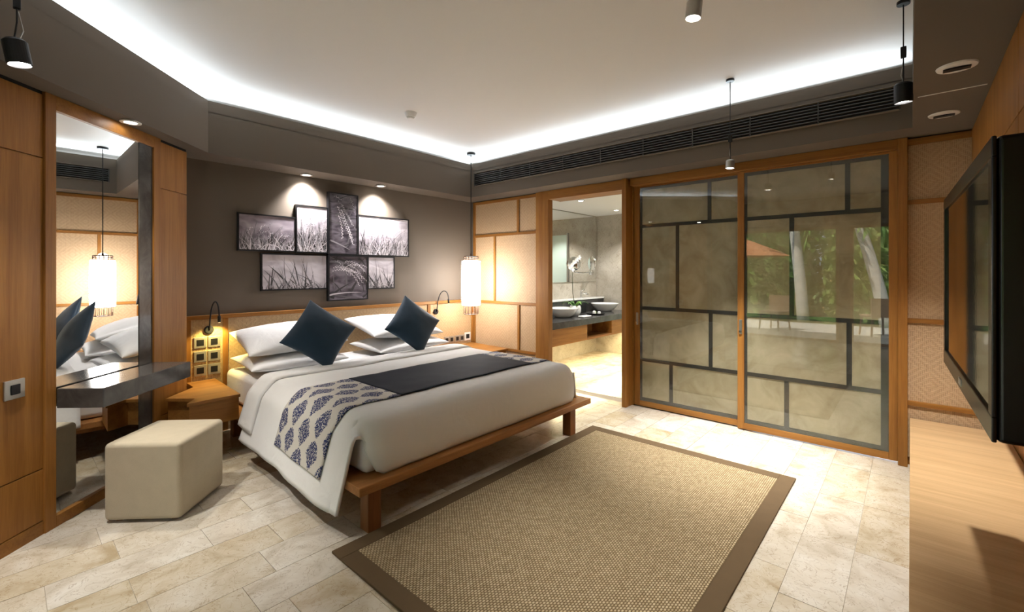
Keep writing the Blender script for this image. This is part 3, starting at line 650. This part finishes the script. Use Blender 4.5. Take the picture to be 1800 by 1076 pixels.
soft('pillow', 'linen', TM(2.88, 4.27, 0.822, 14, 3, 3), 0.46, 0.29, 0.10, 'upper white pillow of the stack by the pendant lamp', 'pillow', G, seed=4)
def cushion(x, y, z, yaw, lean, spin, label, seed):
    M = Matrix.Translation((x, y, z)) @ Matrix.Rotation(R(yaw), 4, 'Z') @ Matrix.Rotation(R(lean), 4, 'X') @ Matrix.Rotation(R(spin), 4, 'Z')
    soft('throw_cushion', 'teal', M, 0.228, 0.228, 0.075, label, 'cushion', 'navy throw cushions', 0.07, seed, 0.5, 0.004)
cushion(1.79, 3.77, 0.886, -8, 66, 52, 'navy cushion standing on its corner against the pillows nearer the mirror', 5)
cushion(2.755, 3.77, 0.886, -6, 66, 49, 'navy cushion standing on its corner against the pillows nearer the pendant lamp', 9)

# ------------------------------------------------------------------ nightstands
ns = thing('nightstand', (1.05, 4.1, 0.28), 'floating oak nightstand with a notched front edge under the socket board', 'nightstand', 'floating nightstands')
poly = [(0.800, 4.140), (0.945, 3.985), (0.868, 3.862), (1.215, 3.871), (1.243, 4.598), (1.03, 4.598), (1.03, 4.385)]
MB().prism(poly, 0.455, 0.480).build('top', 'oak_x', ns, bevel=0.003)
MB().prism([(0.815, 4.145), (0.955, 3.998), (0.885, 3.875), (1.208, 3.882), (1.235, 4.59), (1.035, 4.59), (1.035, 4.375)], 0.285, 0.4545).build('drawer_box', 'oak_x', ns, bevel=0.003)
ns = thing('nightstand', (3.85, 4.2, 0.28), 'floating oak nightstand below the pendant lamp', 'nightstand', 'floating nightstands')
MB().prism([(3.50, 3.87), (4.275, 3.85), (4.345, 4.598), (3.50, 4.598)], 0.415, 0.440).build('top', 'oak_x', ns, bevel=0.003)
MB().prism([(3.51, 3.89), (4.262, 3.87), (4.33, 4.59), (3.51, 4.59)], 0.285, 0.4145).build('drawer_box', 'oak_x', ns, bevel=0.003)
# ------------------------------------------------------------------ sockets
def socket(x, z, s, label, group, y=HY + 0.012, w=None, m='plate', ins='black'):
    t = thing('wall_socket', (x, y, z - s / 2), label, 'socket', group)
    w = w or s
    bx(x - w / 2, x + w / 2, y - 0.010, y - 0.0005, z - s / 2, z + s / 2).build('cover_plate', m, t, bevel=0.003)
    bx(x - w * 0.28, x + w * 0.28, y - 0.013, y - 0.0102, z - s * 0.28, z + s * 0.28).build('insert', ins, t, bevel=0.002)
rown = ('top', 'middle', 'bottom')
for r_, z in enumerate((0.806, 0.684, 0.565)):
    for c_, x in enumerate((1.133, 1.237)):
        socket(x, z, 0.094, '%s %s socket in the board of six by the bed' % (rown[r_], ('left', 'right')[c_]), 'board of six sockets')
for i, x in enumerate((3.90, 3.985, 4.085, 4.17)):
    socket(x, 0.515, 0.088, '%s dark bronze socket in the row over the far nightstand' % ('first', 'second', 'third', 'fourth')[i], 'sockets over the far nightstand', w=0.082)
socket(4.275, 0.528, 0.11, 'white socket plate at the corner end of the row over the nightstand', 'sockets over the far nightstand', m='white')
# light switch on the oak panel
sw = thing('light_switch', (0.03, 3.41, 0.77), 'steel light switch plate with a dark key on the oak wall', 'switch')
bx(-0.002, 0.098, 0.0005, 0.012, 0.775, 0.872, T=MM).build('plate', 'steel', sw, bevel=0.003); bx(0.026, 0.070, 0.0122, 0.017, 0.798, 0.848, T=MM).build('key', 'black', sw, bevel=0.002)
# ------------------------------------------------------------------ reading lamps
def reading_lamp(x, z, label, dx, top, hx, hz):
    t = thing('reading_lamp', (x, 4.60, z - 0.03), label, 'lamp', 'gooseneck reading lamps'); y = HY + 0.012
    MB().lathe([(0, 0), (0.036, 0), (0.036, 0.018), (0.03, 0.024), (0, 0.024)], M=Matrix.Translation((x, y - 0.0005, z)) @ Matrix.Rotation(R(90), 4, 'X'), seg=24).build('base', 'black', t, smooth=False)
    pts = []
    p0, p1, p2, p3 = Vector((x, y - 0.03, z)), Vector((x, y - 0.04, top + 0.09)), Vector((hx, y - 0.11, top + 0.09)), Vector((hx, y - 0.115, hz + 0.05))
    for i in range(19):
        q = i / 18; pts.append(p0 * (1 - q) ** 3 + p1 * 3 * q * (1 - q) ** 2 + p2 * 3 * q * q * (1 - q) + p3 * q ** 3)
    MB().tube(pts, 0.006, 8).build('neck', 'black', t, smooth=True)
    hd = MB().lathe([(0, 0), (0.012, 0.0), (0.013, 0.05), (0.008, 0.058), (0, 0.058)], (hx, y - 0.115, hz), 16).build('head', 'black', t, smooth=True)
    MB().lathe([(0, 0), (0.009, 0), (0.009, 0.002), (0, 0.002)], (hx, y - 0.115, hz - 0.0022), 12).build('lens', 'bulb_warm', hd)
    return Vector((hx, y - 0.115, hz - 0.006))
q = reading_lamp(1.197, 0.912, 'black gooseneck reading lamp over the board of six sockets', 0.04, 1.13, 1.246, 0.982)
light('reading_beam', 'SPOT', q, 16, (1.0, 0.78, 0.25), (-0.05, 0.25, -1), spot_size=R(120), spot_blend=0.5, shadow_soft_size=0.02)
reading_lamp(3.715, 0.905, 'black gooseneck reading lamp near the pendant', 0.08, 1.14, 3.84, 1.01)
# ------------------------------------------------------------------ pictures
def print_ground(name, lo, hi, sc):
    m, nt, b = new_mat(name); n = N(nt, 'ShaderNodeTexNoise'); n.inputs['Scale'].default_value = sc; n.inputs['Detail'].default_value = 2.0; n.inputs['Distortion'].default_value = 1.2
    lk(nt, mapped(nt, (0.8, 1, 1.6)), n.inputs['Vector']); lk(nt, ramp(nt, n.outputs[0], [(0.32, lo), (0.68, hi)]), b.inputs['Base Color']); b.inputs['Roughness'].default_value = 0.3; return m
DK, LT, MD = ((0.030, 0.024, 0.032), (0.16, 0.14, 0.165)), ((0.38, 0.34, 0.38), (0.66, 0.62, 0.66)), ((0.17, 0.14, 0.17), (0.40, 0.35, 0.39))
INK = [print_ground('print_ground_%d' % k, *c, sc) for k, (c, sc) in enumerate(((MD, 6), (LT, 5), (DK, 9), (LT, 5), (LT, 4), (DK, 8), (LT, 5)))]
INK2 = [plain('print_tone_%d' % k, (c, c * 0.94, c), 0.35) for k, c in enumerate((0.03, 0.12, 0.28, 0.50, 0.72))]
def picture(k, x0, x1, z0, z1, label, style, depth):
    yb = 4.648; yf = yb - depth
    t = thing('framed_photograph', ((x0 + x1) / 2, 4.64, z0), label, 'picture', 'framed crop photographs over the bed')
    fw = 0.013; b = MB()
    for a in ((x0, x1, z0, z0 + fw), (x0, x1, z1 - fw, z1), (x0, x0 + fw, z0 + fw, z1 - fw), (x1 - fw, x1, z0 + fw, z1 - fw)): b.box(a[0], a[1], yf, yb, a[2], a[3])
    b.build('frame', 'black', t)
    b = MB(); rg = random.Random(k * 11 + 3)
    X0, X1, Z0, Z1 = x0 + fw, x1 - fw, z0 + fw, z1 - fw; yp = yf + 0.006
    b.mi = 0; b.box(X0, X1, yp, yb - 0.002, Z0, Z1)
    cnt = [0]
    def poly(pts, mi):
        pts = [(min(max(p, X0), X1), min(max(q_, Z0), Z1)) for p, q_ in pts]; b.mi = mi; cnt[0] += 1
        b.f([b.v((p, yp - 0.0003 - 0.000004 * cnt[0], q_)) for p, q_ in pts])
    def blade(x, z, ang, L, w, bend, mi):
        pl, pr = [], []
        for i in range(7):
            s_ = i / 6; a = ang + bend * s_; cx = x + math.sin(ang + bend * s_ * .5) * L * s_; cz = z + math.cos(ang + bend * s_ * .5) * L * s_; ww = w * (1 - s_) ** 0.7 + 0.0006
            pl.append((cx - math.cos(a) * ww, cz + math.sin(a) * ww)); pr.append((cx + math.cos(a) * ww, cz - math.sin(a) * ww))
        for i in range(6): poly([pl[i], pr[i], pr[i + 1], pl[i + 1]], mi)
    def ear(x, z, ang, L, mi, fat=1.0, bend=0.6):
        for i in range(int(20 * L / 0.3)):
            s_ = i / (20 * L / 0.3); a = ang + bend * s_; cx = x + math.sin(ang + bend * s_ * .5) * L * s_; cz = z + math.cos(ang + bend * s_ * .5) * L * s_
            sd = (-1 if i % 2 else 1); aa = a + sd * 0.45; gl = 0.030 * fat * rg.uniform(.8, 1.2)
            c = (cx + math.sin(aa) * gl * .5, cz + math.cos(aa) * gl * .5); ux, uz = math.sin(aa), math.cos(aa); wd_ = 0.0065 * fat
            poly([(c[0] - ux * gl * .5, c[1] - uz * gl * .5), (c[0] + uz * wd_, c[1] - ux * wd_), (c[0] + ux * gl * .5, c[1] + uz * gl * .5), (c[0] - uz * wd_, c[1] + ux * wd_)], mi if rg.random() < .75 else max(1, mi - 1))
    W, H = X1 - X0, Z1 - Z0
    if style == 'field':
        for i in range(90): blade(rg.uniform(X0, X1), Z0 - 0.02, rg.gauss(0.1, .25), H * rg.uniform(.30, .72), rg.uniform(.002, .005), rg.gauss(.2, .6), rg.choice((1, 1, 2, 2, 3)))
        for i in range(70): blade(rg.uniform(X0, X1), Z0 - 0.02, rg.gauss(0, .35), H * rg.uniform(.15, .62), rg.uniform(.002, .0045), rg.gauss(0, .8), rg.choice((3, 4, 5, 5)))
        for i in range(16): ear(rg.uniform(X0 + .03, X1 - .03), Z0 + H * rg.uniform(.30, .62), rg.gauss(0.6, .9), H * .26, rg.choice((3, 4, 5)), 0.6, rg.gauss(1.0, .8))
        for i in range(4): blade(rg.uniform(X0, X1), Z0, rg.gauss(0.1, .2), H * rg.uniform(.8, 1.0), .002, rg.gauss(0, .4), 2)
    elif style == 'reeds':
        for i in range(30): blade(rg.uniform(X0, X1), Z0 - 0.03, rg.gauss(-.25, .25), H * rg.uniform(.4, 1.1), rg.uniform(.003, .009), rg.gauss(-.1, .3), rg.choice((1, 2, 2, 3)))
        for i in range(90): blade(rg.uniform(X0, X1), Z0 - 0.02, rg.gauss(0, .6), H * rg.uniform(.10, .34), rg.uniform(.002, .005), rg.gauss(0, .9), rg.choice((1, 1, 2, 3, 4, 5)))
    elif style == 'ear':
        for i in range(16): blade(rg.uniform(X0, X1), rg.uniform(Z0, Z1), rg.uniform(-1.5, 1.5), .3, rg.uniform(.003, .010), rg.gauss(0, .6), rg.choice((1, 2, 2)))
        blade(X0 + W * .02, Z0 + H * .22, 1.9, W * .8, .008, .15, 3)
        for i in range(6): ear(X0 + W * rg.uniform(.28, .42), Z1 - H * (.10 + .05 * i), rg.uniform(2.55, 2.85), H * rg.uniform(.40, .80), rg.choice((3, 4, 4, 5)), .75, rg.uniform(-.15, .45))
        ear(X0 + W * .70, Z1 - H * .02, 2.5, H * .3, 3, .7, .7); ear(X0 + W * .42, Z1 - H * .10, -.9, W * .3, 4, .7, -.4)
    else:
        for i in range(22): blade(rg.uniform(X0, X1), rg.uniform(Z0, Z1), rg.uniform(-1.5, 1.5), .25, rg.uniform(.004, .014), rg.gauss(0, .6), rg.choice((2, 1, 1)))
        for i in range(15): ear(X0 + W * rg.uniform(.05, .55), Z0 + H * rg.uniform(.66, .90), rg.uniform(1.2, 1.9), H * rg.uniform(.40, .75), rg.choice((3, 4, 5, 5)), .65, rg.uniform(.6, 1.2))
        blade(X0 - .02, Z0 + .05, 1.40, W * .9, .008, .25, 4)
    b.build('print', [INK[k]] + INK2, t)
PX = [(1.426, 1.950, 1.617, 1.968, 'long photograph of a crop field, outermost towards the mirror', 'field', .030),
      (1.947, 2.281, 1.613, 2.100, 'upright photograph of bright crop stalks beside the tallest frame', 'field', .036),
      (2.279, 2.624, 1.604, 2.270, 'tallest framed photograph, a dark close view of one grain ear', 'ear', .044),
      (2.626, 3.310, 1.602, 2.062, 'wide photograph of a bright crop field, outermost towards the pendant lamp', 'field', .030),
      (1.625, 2.276, 1.239, 1.600, 'wide photograph of dark reeds on white in the lower row', 'reeds', .030),
      (2.279, 2.745, 1.109, 1.600, 'lowest hanging photograph, bent grain ears on dark ground', 'ears', .044),
      (2.748, 3.106, 1.222, 1.598, 'smallest photograph, reeds on pale ground at the end of the lower row', 'reeds', .030)]
for k, a in enumerate(PX): picture(k, *a)
# ------------------------------------------------------------------ pendant lamp
lx, ly = 3.945, 4.185
t = thing('pendant_lamp', (lx, ly, 0.88), 'tall white cylinder pendant lamp with bronze rings hanging in the corner', 'lamp')
MB().lathe([(0, 0), (0.055, 0), (0.055, 0.028), (0, 0.028)], (lx, ly, CEIL - 0.029), 24).build('canopy', 'black', t)
MB().tube([(lx, ly, 1.645), (lx, ly, CEIL - 0.029)], 0.005, 8).build('cord', 'black', t)
MB().lathe([(0.112, 0.0), (0.119, 0.006), (0.123, 0.28), (0.119, 0.555), (0.112, 0.562), (0.108, 0.555), (0.108, 0.006)], (lx, ly, 0.998), 36, cap=False).build('shade', 'shade', t, smooth=True)
def cage(z0, z1, r, n, name, rings):
    b = MB()
    for z in rings: b.tube([(lx + r * math.cos(a * math.pi / 18), ly + r * math.sin(a * math.pi / 18), z) for a in range(36)], 0.005, 6, closed=True)
    for k in range(n):
        a = 2 * math.pi * k / n; b.tube([(lx + r * math.cos(a), ly + r * math.sin(a), z0), (lx + r * math.cos(a), ly + r * math.sin(a), z1)], 0.0045, 6)
    return b.build(name, 'copper', t)
cage(0.885, 0.998, 0.092, 14, 'bottom_cage', (0.887, 0.99)); cage(1.560, 1.615, 0.092, 14, 'top_cage', (1.565, 1.588, 1.612))
MB().lathe([(0, 0), (0.092, 0), (0.092, 0.006), (0.012, 0.012), (0.012, 0.035), (0, 0.035)], (lx, ly, 1.613), 24).build('cap', 'copper', t)
light('pendant_bulb', 'POINT', (lx, ly, 1.60), 1, (1, 0.93, 0.8), shadow_soft_size=0.05)
# ------------------------------------------------------------------ mirror, desk, ottoman
mi = thing('wall_mirror', (0.4, 3.77, 0.0), 'tall oak framed mirror on the angled wall above the stone desk', 'mirror')
bx(0.205, 0.268, -0.012, 0.012, 0.0, 2.398, T=MM).build('frame_stile', 'oak_z', mi, bevel=0.002)
bx(1.011, 1.078, -0.012, 0.012, 0.0, 2.398, T=MM).build('frame_stile', 'oak_z', mi, bevel=0.002)
bx(0.268, 1.011, -0.012, 0.012, 2.318, 2.398, T=MM).build('frame_rail', 'oak_x', mi, bevel=0.002)
bx(0.268, 1.011, -0.012, 0.012, 0.0, 0.062, T=MM).build('frame_rail', 'oak_x', mi, bevel=0.002)
bx(0.268, 0.888, -0.010, -0.004, 0.062, 2.318, T=MM).build('glass', 'mirror', mi)
bx(0.888, 1.011, -0.011, 0.000, 0.062, 2.318, T=MM).build('stone_strip', 'deskstone', mi)
dk = bx(0.268, 1.016, 0.0125, 0.262, 0.660, 0.770, T=MM).build('floating_desk', 'deskstone', bevel=0.004); tag(dk, 'floating dark stone desk slab across the tall mirror', 'desk')
ot = thing('ottoman', (0.67, 3.40, 0.0), 'square beige upholstered stool standing in front of the stone desk', 'ottoman')
OM = Matrix(((RT, RT, 0, 0.385), (RT, -RT, 0, 3.400), (0, 0, 1, 0), (0, 0, 0, 1)))
body = MB(OM); body.box(-0.006, 0.425, -0.012, 0.408, 0.012, 0.450)
ob = body.build('body', 'ottoman', ot, bevel=0.026, seg=5)
for sx in (0.03, 0.355):
    for sy in (0.035, 0.338): bx(sx, sx + 0.03, sy, sy + 0.03, 0.0, 0.024, T=OM).build('foot', 'teak_z', ot)
# ------------------------------------------------------------------ rug
rg_ = thing('sisal_rug', (2.3, 1.3, 0.0), 'woven sisal rug with a wide brown tape border between the bed and the console', 'rug')
RX0, RX1, RY0, RY1 = 1.098, 3.585, 0.585, 2.185; bw = 0.092
bx(RX0 + bw, RX1 - bw, RY0 + bw, RY1 - bw, 0.001, 0.0125).build('field', 'sisal', rg_)
b = MB(); b.box(RX0, RX1, RY0, RY0 + bw, 0.001, 0.014); b.box(RX0, RX1, RY1 - bw, RY1, 0.001, 0.014)
b.box(RX0, RX0 + bw, RY0 + bw, RY1 - bw, 0.001, 0.014); b.box(RX1 - bw, RX1, RY0 + bw, RY1 - bw, 0.001, 0.014)
b.build('border', 'border', rg_, bevel=0.003)
# ------------------------------------------------------------------ console and television
cs = thing('media_console', (2.7, -0.15, 0.0), 'long low oak console under the television', 'console')
bx(0.75, 4.395, -0.472, 0.004, 0.326, 0.352).build('top', 'maple', cs, bevel=0.002)
bx(0.77, 4.39, -0.472, -0.020, 0.06, 0.3255).build('carcass', 'oak_x', cs)
bx(0.80, 4.39, -0.46, -0.05, 0.0, 0.06).build('plinth', 'teak_x', cs)
for i in range(4): bx(0.785 + i * 0.90, 0.785 + i * 0.90 + 0.893, -0.020, -0.001, 0.065, 0.322).build('drawer_front', 'oak_x', cs, bevel=0.002)
TVM = Matrix.Translation((1.613, -0.162, 0)) @ Matrix.Rotation(R(1.5), 4, 'Z')
tv = thing('television', (2.26, -0.16, 1.0), 'large flat black television on the oak wall above the console', 'television')
b = MB(TVM); b.box(0, 1.292, -0.085, 0.004, 1.000, 1.755); b.build('body', 'blackplastic', tv, bevel=0.012, seg=3)
b = MB(TVM)
for a in ((0, 1.292, 1.000, 1.062), (0, 1.292, 1.705, 1.755), (0, 0.05, 1.062, 1.705), (1.242, 1.292, 1.062, 1.705)): b.box(a[0], a[1], 0.0035, 0.013, a[2], a[3])
bz = b.build('bezel', 'blackplastic', tv, bevel=0.003)
bx(0.05, 1.242, 0.0045, 0.006, 1.062, 1.705, T=TVM).build('screen', 'screen', tv)
bx(0.61, 0.68, 0.0132, 0.015, 1.018, 1.040, T=TVM).build('badge', 'steel', bz)
b = MB(TVM); b.box(0.42, 0.87, -0.135, -0.086, 1.20, 1.56); b.build('wall_bracket', 'black', tv)
# ------------------------------------------------------------------ air grille
gr = thing('air_grille', (4.08, 2.15, 2.53), 'long black slotted air grille in the soffit above the doors', 'air grille')
GY0, GY1, GZ0, GZ1 = 0.05, 4.262, 2.530, 2.702
bx(4.086, 4.0895, GY0, GY1, GZ0, GZ1).build('backing', 'dark', gr)
for i in range(8):
    z = GZ0 + 0.004 + i * (GZ1 - GZ0 - 0.008) / 7
    sb = MB(Matrix.Translation((4.078, 0, z)) @ Matrix.Rotation(R(28), 4, 'Y')); sb.box(-0.009, 0.007, GY0, GY1, -0.003, 0.003); sb.build('slat', 'paint' if i in (0, 7) else 'strip', gr)
for k in range(10): yy = GY0 + 0.002 + k * (GY1 - GY0 - 0.012) / 9; bx(4.068, 4.086, yy, yy + 0.008, GZ0, GZ1).build('mullion', 'strip', gr)
# ------------------------------------------------------------------ downlights, air rings, smoke detector
downlight(0.551, 3.800, SOF, 'recessed downlight in the soffit over the stone desk', 75, (0.05, -0.12, -1), (1, .92, .80), R(72))
downlight(2.021, 4.545, SOF, 'recessed downlight over the upright bright photograph', 140, (0.10, 0.20, -1), (1, .96, .95), R(110), blend=1.0)
downlight(2.838, 4.500, SOF, 'recessed downlight over the wide photograph near the pendant', 140, (0.05, 0.24, -1), (1, .96, .95), R(110), blend=1.0)
def ringvent(x, y, label):
    t = thing('ceiling_ring_light', (x, y, SOF - 0.01), label, 'ceiling light', 'white ring fittings in the soffit')
    MB().lathe([(0.0, 0.006), (0.05, 0.0), (0.072, 0.003), (0.075, 0.0095), (0.0, 0.0095)], (x, y, SOF - 0.010), 32).build('ring', 'white', t, smooth=False)
    bx(x - 0.018, x + 0.018, y - 0.048, y + 0.048, SOF - 0.016, SOF - 0.008).build('slot', 'black', t)
ringvent(3.012, -0.165, 'white round ceiling fitting with a black slot, nearer the camera'); ringvent(3.871, -0.155, 'white round ceiling fitting with a black slot, nearer the woven panel')
t = thing('smoke_detector', (2.58, 3.56, CEIL - 0.06), 'white round smoke detector on the ceiling', 'smoke detector')
MB().lathe([(0, 0.0), (0.03, 0.0), (0.034, 0.012), (0.045, 0.016), (0.055, 0.04), (0.058, 0.058), (0, 0.058)], (2.565, 3.55, CEIL - 0.0585), 28).build('body', 'white', t, smooth=False)
MB().lathe([(0.0355, 0.0), (0.0375, 0.003), (0.0355, 0.005)], (2.565, 3.55, CEIL - 0.047), 28, cap=False).build('slot_ring', 'strip', t)
# ------------------------------------------------------------------ hanging spotlights
def spot(x, y, z, r, L, aim, label, energy, size, color=(1, 0.97, 0.92), conn=True, can='black'):
    t = thing('hanging_spotlight', (x, y, z - L / 2), label, 'spotlight', 'hanging wire spotlights')
    ax = (Vector(aim) - Vector((x, y, z))).normalized(); Mx = Matrix.Translation((x, y, z)) @ (-ax).to_track_quat('Z', 'Y').to_matrix().to_4x4()
    MB().lathe([(r * 0.92, -L / 2), (r, -L / 2 + 0.004), (r, L * 0.40), (r * 0.75, L / 2), (0, L / 2)], M=Mx, seg=28, cap=False).build('can', can, t, smooth=False)
    MB().lathe([(0, -L / 2 + 0.010), (r * 0.90, -L / 2 + 0.010), (r * 0.90, -L / 2 + 0.014), (0, -L / 2 + 0.014)], M=Mx, seg=24).build('lens', 'bulb', t)
    top = Mx @ Vector((0, 0, L / 2))
    MB().tube([top, (x, y, z + L / 2 + 0.08), (x, y, CEIL - 0.02)], 0.0035, 6).build('cable', 'black', t)
    MB().tube([top + Vector((0.015, 0, 0)), (x + 0.02, y + 0.01, z + L / 2 + 0.05), (x + 0.004, y, z + L / 2 + 0.13)], 0.0025, 6).build('flex', 'steel', t)
    if conn: bx(x - 0.013, x + 0.013, y - 0.013, y + 0.013, z + L / 2 + 0.14, z + L / 2 + 0.20).build('connector', 'black', t, bevel=0.004)
    MB().lathe([(0, 0), (0.03, 0), (0.03, 0.018), (0, 0.018)], (x, y, CEIL - 0.0185), 20).build('ceiling_rose', 'black', t)
    tip = Mx @ Vector((0, 0, -L / 2 - 0.01))
    light('spot_beam', 'SPOT', tip, energy, color, ax, spot_size=R(size), spot_blend=1.0, shadow_soft_size=0.03)
spot(0.043, 3.05, 2.42, 0.043, 0.115, (0.42, 2.92, 0), 'black hanging spotlight in front of the angled oak wall', 140, 66)
spot(2.06, 0.73, 2.60, 0.034, 0.08, (2.0, 0.98, 0), 'steel hanging spotlight at the top, aimed at the rug', 240, 58, can='steel')
spot(3.33, 0.030, 2.42, 0.042, 0.11, (3.60, 0.03, 0), 'black hanging spotlight above the console by the soffit edge', 260, 80)
spot(3.78, 1.06, 2.265, 0.032, 0.065, (3.80, 1.22, 0), 'small hanging spotlight in front of the sliding doors', 520, 66, can='steel')

# ------------------------------------------------------------------ garden outside the windows (seen in the door glass)
gd = bx(-40, XW - 0.16, -16, 18, -0.6, -0.30).build('lawn_ground', 'lawn'); struct(gd, 'green lawn of the garden', 'ground')
tr = bx(-6.2, XW - 0.15, -6, 9, -0.28, -0.02).build('terrace_floor', 'terrace'); struct(tr, 'pale stone terrace outside the windows', 'ground')
def palm(x, y, lx_, ly_, h, label):
    t = thing('palm_tree', (x, y, -0.3), label, 'palm', 'garden palms')
    pts = [(x + lx_ * (i / 10) ** 1.3, y + ly_ * (i / 10) ** 1.3, -0.3 + h * i / 10) for i in range(11)]
    MB().tube(pts, [0.17 - 0.006 * i for i in range(11)], 12).build('trunk', 'trunk', t, smooth=True)
    top = Vector(pts[-1]); b = MB(); rg = random.Random(int(x * 10 + y))
    for k in range(14):
        a = k * 0.449 * math.pi; el = rg.uniform(0.1, 0.7); prev = None
        for i in range(9):
            s_ = i / 8; c = top + Vector((math.cos(a), math.sin(a), 0)) * 0.95 * s_ + Vector((0, 0, 1.5 * el * s_ - 1.9 * s_ * s_))
            if prev is not None:
                sd = Vector((-math.sin(a), math.cos(a), 0))
                for q in (-1, 1): b.f([b.v(prev), b.v(c), b.v(c + sd * q * 0.35 * (1 - s_ * .6) + Vector((0, 0, -0.25)))])
            prev = c
    b.build('fronds', 'leaf', t)
palm(-7.0, 0.45, 0.1, 0.95, 4.2, 'leaning pale palm seen in the right pane'); palm(-7.4, 2.45, 0.0, 0.55, 5.6, 'upright pale palm seen beside the pillar'); palm(-9.4, 8.6, 0.3, -0.3, 6.0, 'far pale palm at the back of the garden')
def bush(x, y, r, h, m, label, n=900):
    t = thing('garden_bush', (x, y, -0.3), label, 'bush', 'garden bushes'); b = MB(); rg = random.Random(int(x * 7 + y * 31))
    for i in range(n):
        a = rg.uniform(0, 2 * math.pi); z = rg.uniform(0.02, 1); rr = r * math.sqrt(max(0, 1 - (z * 1.0 - 0.35) ** 2 * 1.3)) * rg.uniform(0.45, 1.05)
        c = Vector((x + rr * math.cos(a), y + rr * math.sin(a), -0.3 + h * z)); u = Vector((rg.gauss(0, 1), rg.gauss(0, 1), rg.gauss(0, 1))).normalized(); w_ = u.orthogonal().normalized(); s_ = rg.uniform(0.12, 0.26)
        b.f([b.v(c - u * s_), b.v(c + w_ * s_ * .4), b.v(c + u * s_), b.v(c - w_ * s_ * .4)])
    b.build('foliage', m, t); MB().tube([(x, y, -0.3), (x, y, h * 0.6)], 0.08, 8).build('stem', 'wicker', t)
BU = [(-12, -4.6, 1.15, 4.2, 'leaf3', 'tall dark bush at the narrow window side'), (-12, -1.6, 1.2, 4.8, 'leaf', 'tall green bush behind the leaning palm'), (-12, 1.25, 1.2, 4.6, 'leaf2', 'tall light green bush behind the upright palm'),
      (-12, 4.0, 1.2, 5.2, 'leaf', 'tall green bush behind the parasol'), (-12, 6.9, 1.2, 4.6, 'leaf3', 'tall dark bush at the far end of the lawn'), (-9.6, 1.0, 0.8, 1.3, 'leaf2', 'low light green bush between the palms'),
      (-9.4, 6.3, 0.7, 1.5, 'leaf', 'low green bush beyond the parasol'), (-9.6, -1.3, 0.85, 1.5, 'leaf2', 'low light green bush at the narrow window side'),
      (-16, -3, 2.4, 7, 'leaf3', 'tallest dark tree at the narrow window side'), (-16, 2.3, 2.4, 7.5, 'leaf', 'tallest green tree behind the palms'), (-16, 7.8, 2.4, 7, 'leaf2', 'tallest light green tree at the far end')]
for x, y, r, h, m, lb_ in BU: bush(x, y, r, h, m, lb_ + ', seen in the door glass', 4200 if h > 3 else 900)
pz = thing('garden_parasol', (-8.4, 4.3, -0.3), 'rust coloured garden parasol beyond the terrace', 'parasol')
b = MB(); b.lathe([(1.35, 1.95), (0.03, 2.55), (0, 2.56)], (-8.4, 4.3, 0), 8, cap=False); b.build('canopy', 'canvas', pz); MB().tube([(-8.4, 4.3, -0.3), (-8.4, 4.3, 2.56)], 0.025, 8).build('pole', 'wicker', pz)
def garden_chair(x, y, rz, label):
    t = thing('garden_chair', (x, y, -0.02), label, 'chair', 'terrace chairs'); Mx = Matrix.Translation((x, y, -0.02)) @ Matrix.Rotation(R(rz), 4, 'Z')
    for sx in (-0.22, 0.2):
        for sy in (-0.22, 0.2): MB(Mx).tube([(sx * 1.15, sy * 1.15, 0), (sx, sy, 0.43)], 0.02, 6).build('leg', 'wicker', t)
    bx(-0.25, 0.25, -0.25, 0.25, 0.43, 0.47, T=Mx).build('seat', 'wicker', t); bx(-0.25, -0.21, -0.25, 0.25, 0.47, 0.85, T=Mx).build('backrest', 'wicker', t)
garden_chair(-3.9, 2.55, 20, 'brown terrace chair nearer the wide window'); garden_chair(-4.2, 0.55, 150, 'brown terrace chair by the narrow window')
